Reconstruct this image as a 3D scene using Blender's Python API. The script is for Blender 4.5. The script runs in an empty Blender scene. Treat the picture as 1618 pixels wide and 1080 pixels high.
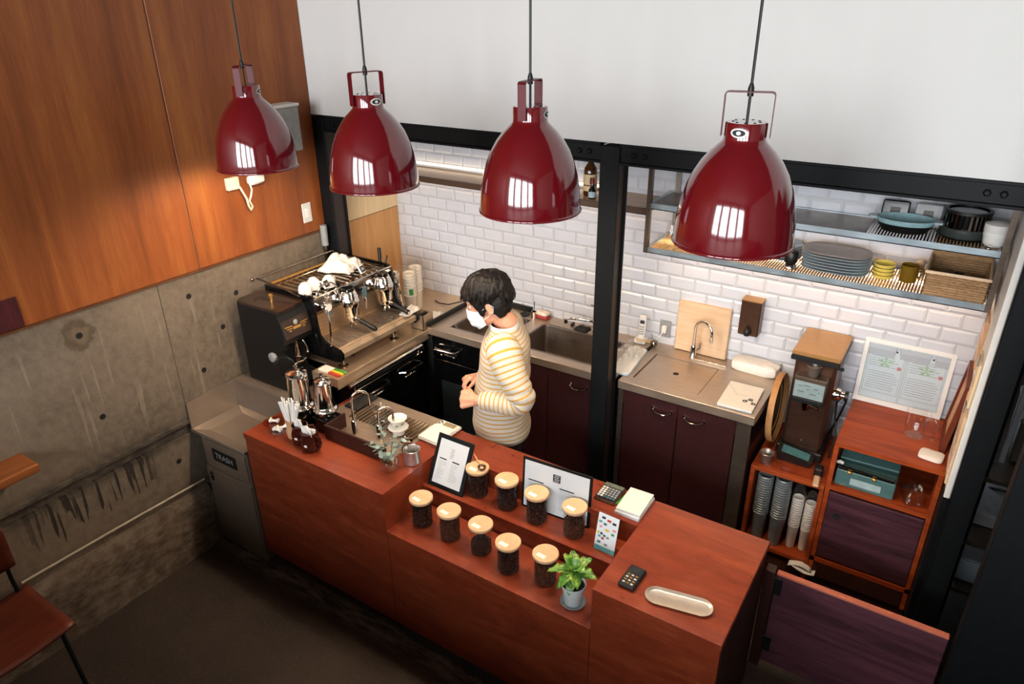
import bpy, bmesh, math, random
from mathutils import Vector, Matrix, Euler, noise
random.seed(7)
SC = bpy.context.scene
COL = SC.collection
PI = math.pi

# ------------------------------------------------------------------ camera
cam_d = bpy.data.cameras.new('camera'); cam = bpy.data.objects.new('camera', cam_d); COL.objects.link(cam)
_yaw, _pit, _rol = -0.57967, 0.44480, -0.01082
_f = Vector((math.sin(_yaw)*math.cos(_pit), math.cos(_yaw)*math.cos(_pit), -math.sin(_pit)))
_r = Vector((math.cos(_yaw), -math.sin(_yaw), 0)); _u = _r.cross(_f)
_r2 = _r*math.cos(_rol)+_u*math.sin(_rol); _u2 = -_r*math.sin(_rol)+_u*math.cos(_rol)
CAMP = Vector((3.2797, -1.8085, 2.8246))
m = Matrix((( _r2.x, _u2.x, -_f.x), (_r2.y, _u2.y, -_f.y), (_r2.z, _u2.z, -_f.z))).to_4x4()
m.translation = CAMP; cam.matrix_world = m
cam_d.sensor_width = 36; cam_d.lens = 36*1119.52/1618; cam_d.clip_start = .05
SC.camera = cam

# ------------------------------------------------------------------ view, world, daylight
vs = SC.view_settings
vs.view_transform = 'Standard'; vs.look = 'None'; vs.exposure = 0.0; vs.gamma = 1.0; vs.use_curve_mapping = False
world = bpy.data.worlds.new('world'); SC.world = world; world.use_nodes = True
bg = world.node_tree.nodes['Background']; bg.inputs[0].default_value = (.80, .90, 1, 1); bg.inputs[1].default_value = 1.0
DAY = 150.0       # watts for each big window
WINDOWS = [(-0.2, 1.3), (1.6, 3.1), (3.4, 4.9), (5.2, 6.7)]     # x ranges of the shop-front windows behind the viewer
WY, WZ0, WZ1 = -6.0, 1.7, 4.2
for i, (a, b) in enumerate(WINDOWS):
    l = bpy.data.lights.new('daylight', 'AREA'); l.shape = 'RECTANGLE'; l.size = b-a-.1; l.size_y = WZ1-WZ0-.1
    l.energy = DAY; l.color = (.93, .97, 1)
    o = bpy.data.objects.new('daylight', l); COL.objects.link(o)
    o.location = ((a+b)/2, WY+.06, (WZ0+WZ1)/2); o.rotation_euler = (PI/2, 0, 0)
LAMP_W = 18.5     # each pendant bulb
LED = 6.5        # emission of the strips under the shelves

# ------------------------------------------------------------------ materials
def lin(h):
    h = h.lstrip('#'); out = []
    for i in (0, 2, 4):
        c = int(h[i:i+2], 16)/255
        out.append(c/12.92 if c <= .04045 else ((c+.055)/1.055)**2.4)
    return (*out, 1)
MATS = {}
class NT:
    def __init__(s, name):
        s.m = bpy.data.materials.new(name); s.m.use_nodes = True; s.t = s.m.node_tree; s.n = s.t.nodes
        s.b = s.n['Principled BSDF']; s.out = s.n['Material Output']
    def new(s, typ, **kw):
        nd = s.n.new(typ)
        for k, v in kw.items():
            if isinstance(k, str) and k.startswith('i_'): nd.inputs[k[2:]].default_value = v
            else: setattr(nd, k, v)
        return nd
    def lk(s, a, b): s.t.links.new(a, b)
    def coord(s, scale=(1, 1, 1), kind='Object', rot=(0, 0, 0)):
        tc = s.new('ShaderNodeTexCoord'); mp = s.new('ShaderNodeMapping')
        mp.inputs['Scale'].default_value = scale; mp.inputs['Rotation'].default_value = rot
        s.lk(tc.outputs[kind], mp.inputs[0]); return mp.outputs[0]
    def noise(s, vec, scale, detail=4, rough=.55, dist=0):
        nd = s.new('ShaderNodeTexNoise'); nd.inputs['Scale'].default_value = scale; nd.inputs['Detail'].default_value = detail
        nd.inputs['Roughness'].default_value = rough; nd.inputs['Distortion'].default_value = dist
        if vec: s.lk(vec, nd.inputs['Vector'])
        return nd.outputs[0]
    def ramp(s, fac, stops, interp='LINEAR'):
        r = s.new('ShaderNodeValToRGB'); r.color_ramp.interpolation = interp; e = r.color_ramp.elements
        while len(e) < len(stops): e.new(.5)
        for el, (p, c) in zip(e, stops): el.position = p; el.color = c if len(c) == 4 else (*c, 1)
        s.lk(fac, r.inputs[0]); return r.outputs[0]
    def mix(s, fac, a, b, mode='MIX'):
        nd = s.new('ShaderNodeMix', data_type='RGBA', blend_type=mode)
        for sock, v in ((nd.inputs[0], fac), (nd.inputs[6], a), (nd.inputs[7], b)):
            if hasattr(v, 'is_linked'): s.lk(v, sock)
            else: sock.default_value = v
        return nd.outputs[2]
    def math(s, op, a, b=0.):
        nd = s.new('ShaderNodeMath', operation=op)
        for sock, v in ((nd.inputs[0], a), (nd.inputs[1], b)):
            if hasattr(v, 'is_linked'): s.lk(v, sock)
            else: sock.default_value = v
        return nd.outputs[0]
    def maprange(s, v, a, b, c=0., d=1.):
        nd = s.new('ShaderNodeMapRange'); s.lk(v, nd.inputs[0])
        for i, x in enumerate((a, b, c, d)): nd.inputs[i+1].default_value = x
        return nd.outputs[0]
    def bump(s, h, strength=.3, dist=.01):
        nd = s.new('ShaderNodeBump'); nd.inputs['Strength'].default_value = strength; nd.inputs['Distance'].default_value = dist
        s.lk(h, nd.inputs['Height']); s.lk(nd.outputs[0], s.b.inputs['Normal'])
    def col(s, c):
        if hasattr(c, 'is_linked'): s.lk(c, s.b.inputs['Base Color'])
        else: s.b.inputs['Base Color'].default_value = c
    def set(s, rough=None, metal=None, spec=None, coat=None, sheen=None):
        if rough is not None:
            if hasattr(rough, 'is_linked'): s.lk(rough, s.b.inputs['Roughness'])
            else: s.b.inputs['Roughness'].default_value = rough
        if metal is not None: s.b.inputs['Metallic'].default_value = metal
        if spec is not None: s.b.inputs['Specular IOR Level'].default_value = spec
        if coat is not None: s.b.inputs['Coat Weight'].default_value = coat; s.b.inputs['Coat Roughness'].default_value = .05
        return s.m
def plain(name, h, rough=.5, metal=0., spec=.5, coat=0., var=.12, nscale=30):
    """a colour with a faint mottling of its own"""
    if name in MATS: return MATS[name]
    t = NT(name); c = lin(h); n = t.noise(t.coord(), nscale, 3)
    dk = tuple(x*(1-var) for x in c[:3])+(1,); lt = tuple(min(1, x*(1+var)) for x in c[:3])+(1,)
    t.col(t.ramp(n, [(.3, dk), (.7, lt)])); MATS[name] = t.set(rough, metal, spec, coat); return MATS[name]
def brushed(name, h, rough=.3, axis='x', var=.18):
    if name in MATS: return MATS[name]
    t = NT(name); sc = {'x': (3, 90, 90), 'y': (90, 3, 90), 'z': (90, 90, 3)}[axis]
    n = t.noise(t.coord(sc), 4, 3); c = lin(h)
    t.col(t.ramp(n, [(.3, tuple(x*(1-var) for x in c[:3])), (.7, tuple(min(1, x*(1+var)) for x in c[:3]))]))
    t.set(t.maprange(t.noise(t.coord(), 7, 3), .3, .7, rough*.75, rough*1.3), .78); t.bump(n, .05, .002)
    MATS[name] = t.m; return t.m
def wood(name, dark, light, axis='x', rough=.35, scale=1., coat=0., bumpy=.06, figure=.6):
    if name in MATS: return MATS[name]
    t = NT(name)
    s = {'x': (1.2, 14, 14), 'y': (14, 1.2, 14), 'z': (14, 14, 1.2)}[axis]
    v = t.coord(tuple(k*scale for k in s))
    n1 = t.noise(v, 1.3, 6, .6, 1.2); n2 = t.noise(v, 9, 4, .7)
    n3 = t.noise(t.coord(tuple(k*.18*scale for k in s)), 1.6, 2, .5, .4)
    a = t.math('ADD', t.math('MULTIPLY', n1, .55), t.math('MULTIPLY', n2, .2)); a = t.math('ADD', a, t.math('MULTIPLY', n3, .35*figure))
    c = t.ramp(a, [(.38, lin(dark)), (.68, lin(light))])
    t.col(c); t.set(rough, 0, .3, coat); t.bump(n2, bumpy, .002)
    MATS[name] = t.m; return t.m
def emit(name, h, strength):
    if name in MATS: return MATS[name]
    t = NT(name); t.col((.8, .8, .8, 1)); t.b.inputs['Emission Color'].default_value = lin(h); t.b.inputs['Emission Strength'].default_value = strength
    MATS[name] = t.m; return t.m
def glass(name, tint='#ffffff', gloss=.06, rough=.03):
    """thin clear ware: mostly seen through, brighter towards its edges"""
    if name in MATS: return MATS[name]
    t = NT(name); t.n.remove(t.b)
    tr = t.new('ShaderNodeBsdfTransparent'); tr.inputs[0].default_value = lin(tint)
    gl = t.new('ShaderNodeBsdfGlossy'); gl.inputs['Roughness'].default_value = rough; gl.inputs[0].default_value = (.9, .9, .9, 1)
    lw = t.new('ShaderNodeLayerWeight'); lw.inputs[0].default_value = .35
    fac = t.maprange(lw.outputs['Facing'], 0, 1, gloss*.45, min(.85, gloss*4.5))
    mx = t.new('ShaderNodeMixShader'); t.lk(fac, mx.inputs[0]); t.lk(tr.outputs[0], mx.inputs[1]); t.lk(gl.outputs[0], mx.inputs[2])
    t.lk(mx.outputs[0], t.out.inputs[0]); MATS[name] = t.m; return t.m

def M_concrete():
    t = NT('concrete'); v = t.coord()
    big = t.noise(v, 1.6, 5, .6); fine = t.noise(v, 26, 6, .7); grit = t.noise(v, 140, 3, .7)
    c = t.ramp(big, [(.25, lin('#50463b')), (.5, lin('#6b5f52')), (.75, lin('#7e7162'))])
    c = t.mix(t.maprange(fine, .35, .7, 0, .5), c, lin('#8c7d6c'))
    sep = t.new('ShaderNodeSeparateXYZ'); tc = t.new('ShaderNodeTexCoord'); t.lk(tc.outputs['Object'], sep.inputs[0])
    y, z = sep.outputs[1], sep.outputs[2]
    # pale water runs on the upper part
    runs = t.noise(t.coord((1, 13, .7)), 2.2, 3, .6)
    mask = t.math('MULTIPLY', t.maprange(z, .82, 1.0), t.maprange(z, 1.56, 1.3))
    c = t.mix(t.math('MULTIPLY', t.maprange(runs, .60, .68, 0, .38), mask), c, lin('#ab9d8c'))
    # black drips under the ledge
    drip = t.noise(t.coord((1, 22, 1.1)), 1.7, 2, .5)
    edge = t.noise(t.coord((1, 9, 0)), 2.0, 2, .5)
    low = t.maprange(edge, .35, .7, .66, .46)
    dm = t.math('MULTIPLY', t.math('GREATER_THAN', z, low), t.math('LESS_THAN', z, .735))
    dm = t.math('MULTIPLY', dm, t.math('MULTIPLY', t.maprange(y, -.95, -.8), t.maprange(y, -.2, -.3)))
    c = t.mix(t.math('MULTIPLY', t.maprange(drip, .51, .56, 0, .85), dm), c, lin('#1d1916'))
    # grime on the ledge band and by the floor
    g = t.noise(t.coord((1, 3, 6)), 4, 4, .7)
    band = t.math('MULTIPLY', t.maprange(z, .68, .73), t.maprange(z, .86, .80))
    c = t.mix(t.math('MULTIPLY', band, t.maprange(g, .35, .6, .25, .8)), c, lin('#2b2622'))
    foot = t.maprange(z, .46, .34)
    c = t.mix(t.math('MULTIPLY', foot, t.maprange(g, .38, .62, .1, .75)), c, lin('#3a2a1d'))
    # the damp ring round one tie hole
    dy = t.math('ADD', y, .423); dz = t.math('SUBTRACT', z, 1.472)
    dd = t.math('SQRT', t.math('ADD', t.math('MULTIPLY', dy, dy), t.math('MULTIPLY', dz, dz)))
    dd = t.math('ADD', dd, t.math('MULTIPLY', t.math('SUBTRACT', t.noise(v, 14, 4), .5), .10))
    c = t.mix(t.maprange(dd, .075, .06, 0, .7), c, lin('#4a3b2b'))
    c = t.mix(t.math('MULTIPLY', t.maprange(dd, .05, .035), .5), c, lin('#7a6a56'))
    t.col(c); t.set(.78, 0, .25)
    t.bump(t.math('ADD', fine, t.math('MULTIPLY', grit, .5)), .35, .006); return t.m
def M_panel():
    t = NT('veneer_panel')
    v1 = t.coord((1, 5.5, .32)); n1 = t.noise(v1, 2.0, 3, .5, .25)          # broad ribbon stripe
    v2 = t.coord((1, 60, 2.4)); n2 = t.noise(v2, 2.2, 5, .65, .6)            # fine grain
    v3 = t.coord((1, 9, 1.3)); n3 = t.noise(v3, 1.7, 6, .6, 2.2)
    a = t.math('ADD', t.math('MULTIPLY', n1, .55), t.math('ADD', t.math('MULTIPLY', n2, .25), t.math('MULTIPLY', n3, .2)))
    t.col(t.ramp(a, [(.36, lin('#733c18')), (.5, lin('#8a4a22')), (.66, lin('#a0602c'))]))
    t.set(.42, 0, .4); t.bump(n2, .04, .001); return t.m
def M_floor():
    t = NT('floor_concrete'); v = t.coord(); n = t.noise(v, 1.1, 5, .65); f = t.noise(v, 60, 4, .75)
    c = t.ramp(n, [(.3, lin('#221c19')), (.55, lin('#322924')), (.75, lin('#3f342b'))])
    c = t.mix(t.maprange(f, .52, .72, 0, .6), c, lin('#57442f'))
    sep = t.new('ShaderNodeSeparateXYZ'); t.lk(v, sep.inputs[0]); y = sep.outputs[1]
    dm = t.math('MULTIPLY', t.maprange(y, -.09, -.03), t.maprange(y, .07, .02)); dm = t.math('MULTIPLY', dm, t.maprange(t.noise(t.coord((2.5, 12, 1)), 2, 4, .7), .42, .62, 0, .75))
    c = t.mix(dm, c, lin('#75695d'))
    t.col(c); t.set(.7, 0, .25); t.bump(f, .4, .006); return t.m
def M_counter():
    t = NT('counter_wood')
    v = t.coord((1.2, 7, 7)); n1 = t.noise(v, 1.5, 5, .6, 1.5); n2 = t.noise(t.coord((4, 60, 60)), 2, 3, .6)
    n3 = t.noise(t.coord((2.2, 3, 3)), 3, 4, .7, .8)
    a = t.math('ADD', t.math('MULTIPLY', n1, .5), t.math('ADD', t.math('MULTIPLY', n2, .2), t.math('MULTIPLY', n3, .3)))
    t.col(t.ramp(a, [(.33, lin('#672615')), (.52, lin('#80351d')), (.7, lin('#974728'))]))
    t.set(t.maprange(n3, .3, .7, .26, .40), 0, .5); t.bump(n2, .02, .001); return t.m
MATS['concrete'] = M_concrete(); MATS['panel'] = M_panel(); MATS['floor'] = M_floor(); MATS['counter'] = M_counter()
plain('white_wall', '#dcdad6', .8, var=.02, nscale=3)
plain('grout', '#c9c2ba', .8, var=.05)
plain('tile', '#c9cbd2', .22, spec=.5, var=.02, nscale=8)
plain('black_steel', '#0d0f11', .5, .0, .2, var=.2, nscale=40)
plain('black', '#0b0b0b', .45); plain('black_gloss', '#0a0a0b', .14); plain('rubber', '#111111', .7)
plain('dark_void', '#0d0b0a', .8)
brushed('stainless', '#b9a795', .36, 'x'); brushed('stainless_y', '#d9c0a2', .40, 'y'); brushed('stainless_z', '#a79f96', .36, 'z')
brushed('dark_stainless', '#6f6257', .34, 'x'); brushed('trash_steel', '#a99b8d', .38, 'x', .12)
plain('chrome', '#e3ddd6', .07, 1., var=.02); plain('chrome_dark', '#8c857d', .12, 1., var=.05)
plain('maroon', '#33191a', .33, var=.1); plain('lamp_red', '#6d0d17', .10, 0, .6, 1., var=.03)
wood('purple_wood', '#341a22', '#643a46', 'x', .55); wood('gate_edge', '#a4553f', '#c47259', 'x', .5)
wood('cab_wood', '#83300f', '#bb5522', 'x', .5); wood('lid_wood', '#d2a67c', '#e6c6a0', 'x', .5, 3.)
wood('light_board', '#cfab86', '#e3c8aa', 'x', .55, 1.5); wood('ply', '#c08c57', '#d6a873', 'z', .6)
wood('cream_ply', '#e2c79a', '#f0dcb6', 'z', .6); wood('chair_wood', '#4a2015', '#6f3423', 'y', .4)
wood('plank_wood', '#7a4220', '#a2602f', 'y', .5); wood('frame_wood', '#5a2516', '#7c3a22', 'z', .4)
wood('dark_wood', '#2a1511', '#43221a', 'z', .45)
plain('white_plastic', '#e6e3dd', .35, var=.02); plain('paper', '#cfd5d9', .75, var=.015); plain('ink', '#26262a', .7); plain('ink_grey', '#8b8d92', .8)
plain('ceramic', '#f2efe9', .15, var=.02); plain('cloth', '#ece4da', .9, var=.05, nscale=60); plain('teal', '#4b6c6b', .4); plain('teal_label', '#9fb4b6', .6)
plain('soil', '#1d120c', .95, var=.4, nscale=120); plain('plant_pot', '#c9d6d6', .5, var=.03); plain('skin', '#d69a7c', .5, var=.06, nscale=14)
plain('hair', '#120d0b', .55, 0, .25, var=.4, nscale=60); plain('mask', '#e6ecee', .85, var=.03); plain('trousers', '#15161a', .85)
plain('beige', '#c99a6c', .5); plain('brown_glass', '#3a150d', .12, spec=.6); plain('bronze', '#5b4033', .34, .75, var=.1); plain('bronze_top', '#b88a55', .38, .6, var=.06)
plain('plate_grey', '#a7b4bb', .25, var=.05); plain('plate_lit', '#c4b6ae', .3, var=.05); plain('yellow_glass', '#e6cd62', .12, var=.06); plain('olive_glass', '#6b5218', .12)
plain('dutch_teal', '#8fb0b5', .15); plain('grey_plastic', '#8d8f90', .4); plain('lcd', '#8c7d5e', .2); plain('blue_steel', '#7aa0b0', .25, .6)
plain('gold', '#d8a657', .3, .8); plain('green', '#3f8f3a', .5); plain('yellow', '#e0b72e', .5); plain('red', '#b8402e', .5); plain('teal_ink', '#5ea2a6', .6); plain('rose_ink', '#d58a8a', .7); plain('green_ink', '#adc9a6', .7)
plain('bean', '#1c0d08', .34, spec=.5, var=.6, nscale=160); plain('bean_light', '#432414', .36, spec=.5, var=.6, nscale=160)
glass('clear', '#f6f8f8', .03); glass('clear2', '#fafbfb', .11); glass('amber_clear', '#f2dcbc', .07); glass('film', '#f8f8f8', .07, .25); glass('bag', '#faf8f5', .05, .2)
emit('led', '#ffdcae', LED); emit('bulb', '#ffd2a0', 30)

# ------------------------------------------------------------------ mesh building
class MB:
    def __init__(s, M=None): s.v = []; s.f = []; s.uv = None; s.M = M
    def add(s, vs, fs, M=None):
        n = len(s.v); MM = M if M is not None else s.M
        for p in vs:
            p = Vector(p); s.v.append(MM @ p if MM is not None else p)
        s.f += [tuple(i+n for i in f) for f in fs]; return s
    def box(s, x0, x1, y0, y1, z0, z1, b=0., M=None):
        if x0 > x1: x0, x1 = x1, x0
        if y0 > y1: y0, y1 = y1, y0
        if z0 > z1: z0, z1 = z1, z0
        if b <= 0:
            vs = [(x, y, z) for x in (x0, x1) for y in (y0, y1) for z in (z0, z1)]
            return s.add(vs, [(0, 1, 3, 2), (4, 6, 7, 5), (0, 4, 5, 1), (2, 3, 7, 6), (0, 2, 6, 4), (1, 5, 7, 3)], M)
        b = min(b, (x1-x0)*.49, (y1-y0)*.49, (z1-z0)*.49)
        vs = []; ix = {}
        for i in (0, 1):
            for j in (0, 1):
                for k in (0, 1):
                    X, Y, Z = (x0, x1)[i], (y0, y1)[j], (z0, z1)[k]; sx, sy, sz = (1, -1)[i]*b, (1, -1)[j]*b, (1, -1)[k]*b
                    for a, p in enumerate(((X, Y+sy, Z+sz), (X+sx, Y, Z+sz), (X+sx, Y+sy, Z))):
                        ix[i, j, k, a] = len(vs); vs.append(p)
        g = lambda i, j, k, a: ix[i, j, k, a]
        fs = []
        for c in (0, 1):
            fs += [(g(c,0,0,0), g(c,1,0,0), g(c,1,1,0), g(c,0,1,0)), (g(0,c,0,1), g(1,c,0,1), g(1,c,1,1), g(0,c,1,1)), (g(0,0,c,2), g(1,0,c,2), g(1,1,c,2), g(0,1,c,2))]
            for d in (0, 1):
                fs += [(g(c,d,0,0), g(c,d,1,0), g(c,d,1,1), g(c,d,0,1)), (g(c,0,d,0), g(c,1,d,0), g(c,1,d,2), g(c,0,d,2)), (g(0,c,d,1), g(1,c,d,1), g(1,c,d,2), g(0,c,d,2))]
        fs += [(g(i,j,k,0), g(i,j,k,1), g(i,j,k,2)) for i in (0, 1) for j in (0, 1) for k in (0, 1)]
        return s.add(vs, fs, M)
    def lathe(s, prof, seg=24, c=(0, 0, 0), M=None, sx=1., sy=1.):
        vs, fs, rows = [], [], []
        for r, z in prof:
            if r <= 1e-6: rows.append([len(vs)]); vs.append((c[0], c[1], c[2]+z))
            else:
                rows.append(list(range(len(vs), len(vs)+seg)))
                vs += [(c[0]+sx*r*math.cos(2*PI*i/seg), c[1]+sy*r*math.sin(2*PI*i/seg), c[2]+z) for i in range(seg)]
        for a, b in zip(rows, rows[1:]):
            for i in range(seg):
                j = (i+1) % seg
                if len(a) == 1 and len(b) == 1: break
                if len(a) == 1: fs.append((a[0], b[j], b[i]))
                elif len(b) == 1: fs.append((a[i], a[j], b[0]))
                else: fs.append((a[i], a[j], b[j], b[i]))
        return s.add(vs, fs, M)
    def cyl(s, c, r, h, seg=20, r2=None, M=None):
        return s.lathe([(0, 0), (r, 0), (r if r2 is None else r2, h), (0, h)], seg, c, M)
    def tube(s, pts, r, seg=8, caps=True, closed=False, M=None):
        pts = [Vector(p) for p in pts]; n = len(pts); rs = r if isinstance(r, (list, tuple)) else [r]*n
        vs, fs = [], []; up = None
        for i, p in enumerate(pts):
            if closed: t = (pts[(i+1) % n]-pts[i-1])
            else: t = (pts[min(i+1, n-1)]-pts[max(i-1, 0)])
            t.normalize()
            if up is None:
                up = Vector((0, 0, 1)) if abs(t.z) < .9 else Vector((1, 0, 0))
            up = (up-t*up.dot(t)); up.normalize(); w = t.cross(up)
            vs += [p+up*rs[i]*math.cos(2*PI*k/seg)+w*rs[i]*math.sin(2*PI*k/seg) for k in range(seg)]
        m_ = n if closed else n-1
        for i in range(m_):
            a, b = i*seg, ((i+1) % n)*seg
            for k in range(seg):
                l = (k+1) % seg; fs.append((a+k, a+l, b+l, b+k))
        if caps and not closed: fs += [tuple(range(seg)), tuple(range((n-1)*seg, n*seg))]
        return s.add(vs, fs, M)
    def prism(s, poly, z0, z1, M=None):
        n = len(poly); vs = [(x, y, z0) for x, y in poly]+[(x, y, z1) for x, y in poly]
        return s.add(vs, [tuple(range(n)), tuple(range(n, 2*n))]+[(i, (i+1) % n, n+(i+1) % n, n+i) for i in range(n)], M)
    def rings(s, rings, caps=True, M=None):
        k = len(rings[0]); vs = [p for r in rings for p in r]; fs = []
        for i in range(len(rings)-1):
            for j in range(k):
                l = (j+1) % k; fs.append((i*k+j, i*k+l, (i+1)*k+l, (i+1)*k+j))
        if caps: fs += [tuple(range(k)), tuple(range((len(rings)-1)*k, len(rings)*k))]
        return s.add(vs, fs, M)
    def ell(s, c, r, seg=16, rows=10, M=None, rot=None):
        R = rot.to_matrix() if rot is not None else None
        prof = [(math.sin(PI*i/rows), -math.cos(PI*i/rows)) for i in range(rows+1)]
        prof[0] = (0, -1); prof[-1] = (0, 1)
        t = MB(); t.lathe(prof, seg); vs = []
        for p in t.v:
            q = Vector((p.x*r[0], p.y*r[1], p.z*r[2]))
            if R: q = R @ q
            vs.append(q+Vector(c))
        return s.add(vs, t.f, M)
    def quadgrid(s, fn, nu, nv, thick=None, M=None):
        vs = [fn(i/nu, j/nv) for i in range(nu+1) for j in range(nv+1)]
        fs = [(i*(nv+1)+j, (i+1)*(nv+1)+j, (i+1)*(nv+1)+j+1, i*(nv+1)+j+1) for i in range(nu) for j in range(nv)]
        return s.add(vs, fs, M)
    def mesh(s, name, smooth=False, angle=40, fix=True):
        me = bpy.data.meshes.new(name); me.from_pydata([tuple(p) for p in s.v], [], s.f); me.validate()
        if fix:
            bm = bmesh.new(); bm.from_mesh(me); bmesh.ops.recalc_face_normals(bm, faces=bm.faces); bm.to_mesh(me); bm.free()
        if smooth:
            me.polygons.foreach_set('use_smooth', [True]*len(me.polygons)); me.set_sharp_from_angle(angle=math.radians(angle))
        me.update(); return me
def mk(name, data, mat, parent=None, loc=None):
    o = bpy.data.objects.new(name, data); COL.objects.link(o)
    if data is not None and mat is not None and not data.materials: data.materials.append(MATS[mat] if isinstance(mat, str) else mat)
    if parent is not None: o.parent = parent
    if loc is not None: o.location = loc
    return o
def tag(o, label=None, cat=None, group=None, kind=None):
    for k, v in (('label', label), ('category', cat), ('group', group), ('kind', kind)):
        if v: o[k] = v
    return o
def thing(name, label, cat, loc=(0, 0, 0), rz=0., group=None):
    o = bpy.data.objects.new(name, None); COL.objects.link(o); o.location = loc; o.rotation_euler = (0, 0, rz); o.empty_display_size = .05
    return tag(o, label, cat, group)
def part(name, mb, mat, parent, smooth=True, world=False, label=None, kind=None, thick=None):
    """one mesh under its thing; world=True means the shape was given in room coordinates of an unturned thing"""
    if world:
        off = parent.location.copy()
        if parent.parent: off += parent.parent.location
        mb.v = [p-off for p in mb.v]
    o = mk(name, mb.mesh(name, smooth), mat, parent)
    if thick:
        md = o.modifiers.new('thickness', 'SOLIDIFY'); md.thickness = thick; md.offset = 0
    return tag(o, label, kind=kind)
def solo(name, mb, mat, label, cat, loc=(0, 0, 0), rz=0., group=None, smooth=True, thick=None):
    o = mk(name, mb.mesh(name, smooth), mat, None, loc); o.rotation_euler = (0, 0, rz)
    if thick:
        md = o.modifiers.new('thickness', 'SOLIDIFY'); md.thickness = thick; md.offset = 0
    return tag(o, label, cat, group)
def struct(name, mb, mat, parent=None, smooth=False, label=None):
    o = mk(name, mb.mesh(name, smooth), mat, parent)
    if parent is None: o['kind'] = 'structure'
    if label: o['label'] = label
    return o
def copy_tree(o, parent=None):
    c = o.copy(); COL.objects.link(c); c.parent = parent
    for ch in list(o.children): copy_tree(ch, c)
    return c
def text_mb(txt, size, M, align='CENTER', extrude=.0006):
    cu = bpy.data.curves.new('lettering', 'FONT'); cu.body = txt; cu.size = size; cu.align_x = align; cu.align_y = 'CENTER'; cu.extrude = extrude
    o = bpy.data.objects.new('lettering', cu); COL.objects.link(o); bpy.context.view_layer.update()
    me = bpy.data.meshes.new_from_object(o.evaluated_get(bpy.context.evaluated_depsgraph_get()))
    mb = MB(); mb.add([v.co.copy() for v in me.vertices], [tuple(p.vertices) for p in me.polygons], M)
    bpy.data.objects.remove(o); bpy.data.curves.remove(cu); bpy.data.meshes.remove(me); return mb
def T(x, y, z): return Matrix.Translation((x, y, z))
def RX(a): return Matrix.Rotation(a, 4, 'X')
def RY(a): return Matrix.Rotation(a, 4, 'Y')
def RZ(a): return Matrix.Rotation(a, 4, 'Z')
def arc(c, r, a0, a1, n, ax='xz'):
    out = []
    for i in range(n+1):
        a = a0+(a1-a0)*i/n; p = {'x': 0, 'y': 0, 'z': 0}; p[ax[0]] = r*math.cos(a); p[ax[1]] = r*math.sin(a)
        out.append((c[0]+p['x'], c[1]+p['y'], c[2]+p['z']))
    return out

# ================================================================== the room
H, XC0, XC1, XC2, XC3, YB, YS = .87, .454, 1.401, 2.438, 2.926, .609, .411      # front counter
ZS, YBM, ZBT, ZBB, HB, YF, XE, YT, HW, XW0, XW1, YW = 1.584, 1.114, 2.266, 2.174, 1.04, 1.227, 2.665, 1.781, 1.0, 3.021, 3.465, 1.284
CEIL = 4.6
struct('floor', MB().box(-.3, 8, -6.2, 3.2, -.1, 0), 'floor')
struct('ceiling', MB().box(-.3, 8, -6.2, 3.2, CEIL, CEIL+.1), plain('ceiling_brown', '#5a4a3e', .8))
wl = struct('wall_left', MB().box(-.2, 0, -6.2, YT+.1, 0, .724).box(-.2, -.018, -6.2, YT+.1, .724, .79).box(-.2, .012, -6.2, .32, .79, .812).box(-.2, 0, -6.2, YT+.1, .79, ZS+.02).box(-.2, -.012, -6.2, YT+.1, ZS, CEIL), 'concrete')
# rough plinth at the foot of the concrete, its top worn round
mb = MB(); ny = 60
for i in range(ny):
    y0, y1 = -3.5+3.5*i/ny, -3.5+3.5*(i+1)/ny
    def ring(y):
        k = noise.noise((y*6, 1.3, 0))*.008; k2 = noise.noise((y*9, 7.3, 0))*.01
        return [(-.02, y, 0), (.055+k, y, 0), (.05+k2, y, .20), (.046+k, y, .33+k2), (.02+k2, y, .372+k), (-.02, y, .385)]
    a, b = ring(y0), ring(y1); mb.add(a+b, [(j, (j+1) % 6, 6+(j+1) % 6, 6+j) for j in range(6)])
struct('baseboard_left', mb, 'concrete', None, True)
for y0, y1 in ((-3.46, -2.225), (-2.22, -.985), (-.98, .228), (.236, YBM)):
    struct('wood_panel', MB().box(-.012, .004, y0, y1, ZS+.012, CEIL, .002), 'panel', wl)
struct('panel_joint_strip', MB().box(-.012, -.002, .226, .238, ZS, CEIL), plain('joint_brown', '#8a5a33', .5), wl)
struct('panel_drip_edge', MB().box(-.012, .010, -3.46, YBM, ZS+.002, ZS+.012), plain('edge_brown', '#5c3418', .5), wl)
for y, z in ((-.423, 1.472), (.142, 1.473), (.136, 1.045), (-.427, 1.041), (.30, 1.24), (-.95, 1.26), (.05, .62), (-.12, .60), (-.62, .20), (.42, 1.40)):
    M = T(.0015, y, z) @ RY(PI/2)
    struct('tie_hole', MB().lathe([(.015, 0), (.013, .0010), (.010, .0008), (0, .0008)], 14, M=M), 'dark_void', wl, True)
struct('formwork_joint', MB().box(-.002, .0016, -.012, -.009, .81, ZS), plain('joint_grey', '#453f38', .8), wl)
# inside the recess: cream board over brown plywood
struct('cream_board', MB().box(0, .006, YBM+.13, YT, ZS+.004, ZBB+.1, .001), 'cream_ply', wl)
for y0, y1 in ((YBM+.13, 1.475), (1.478, YT)):
    struct('plywood_board', MB().box(0, .008, y0, y1, .9, ZS, .001), 'ply', wl)

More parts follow.
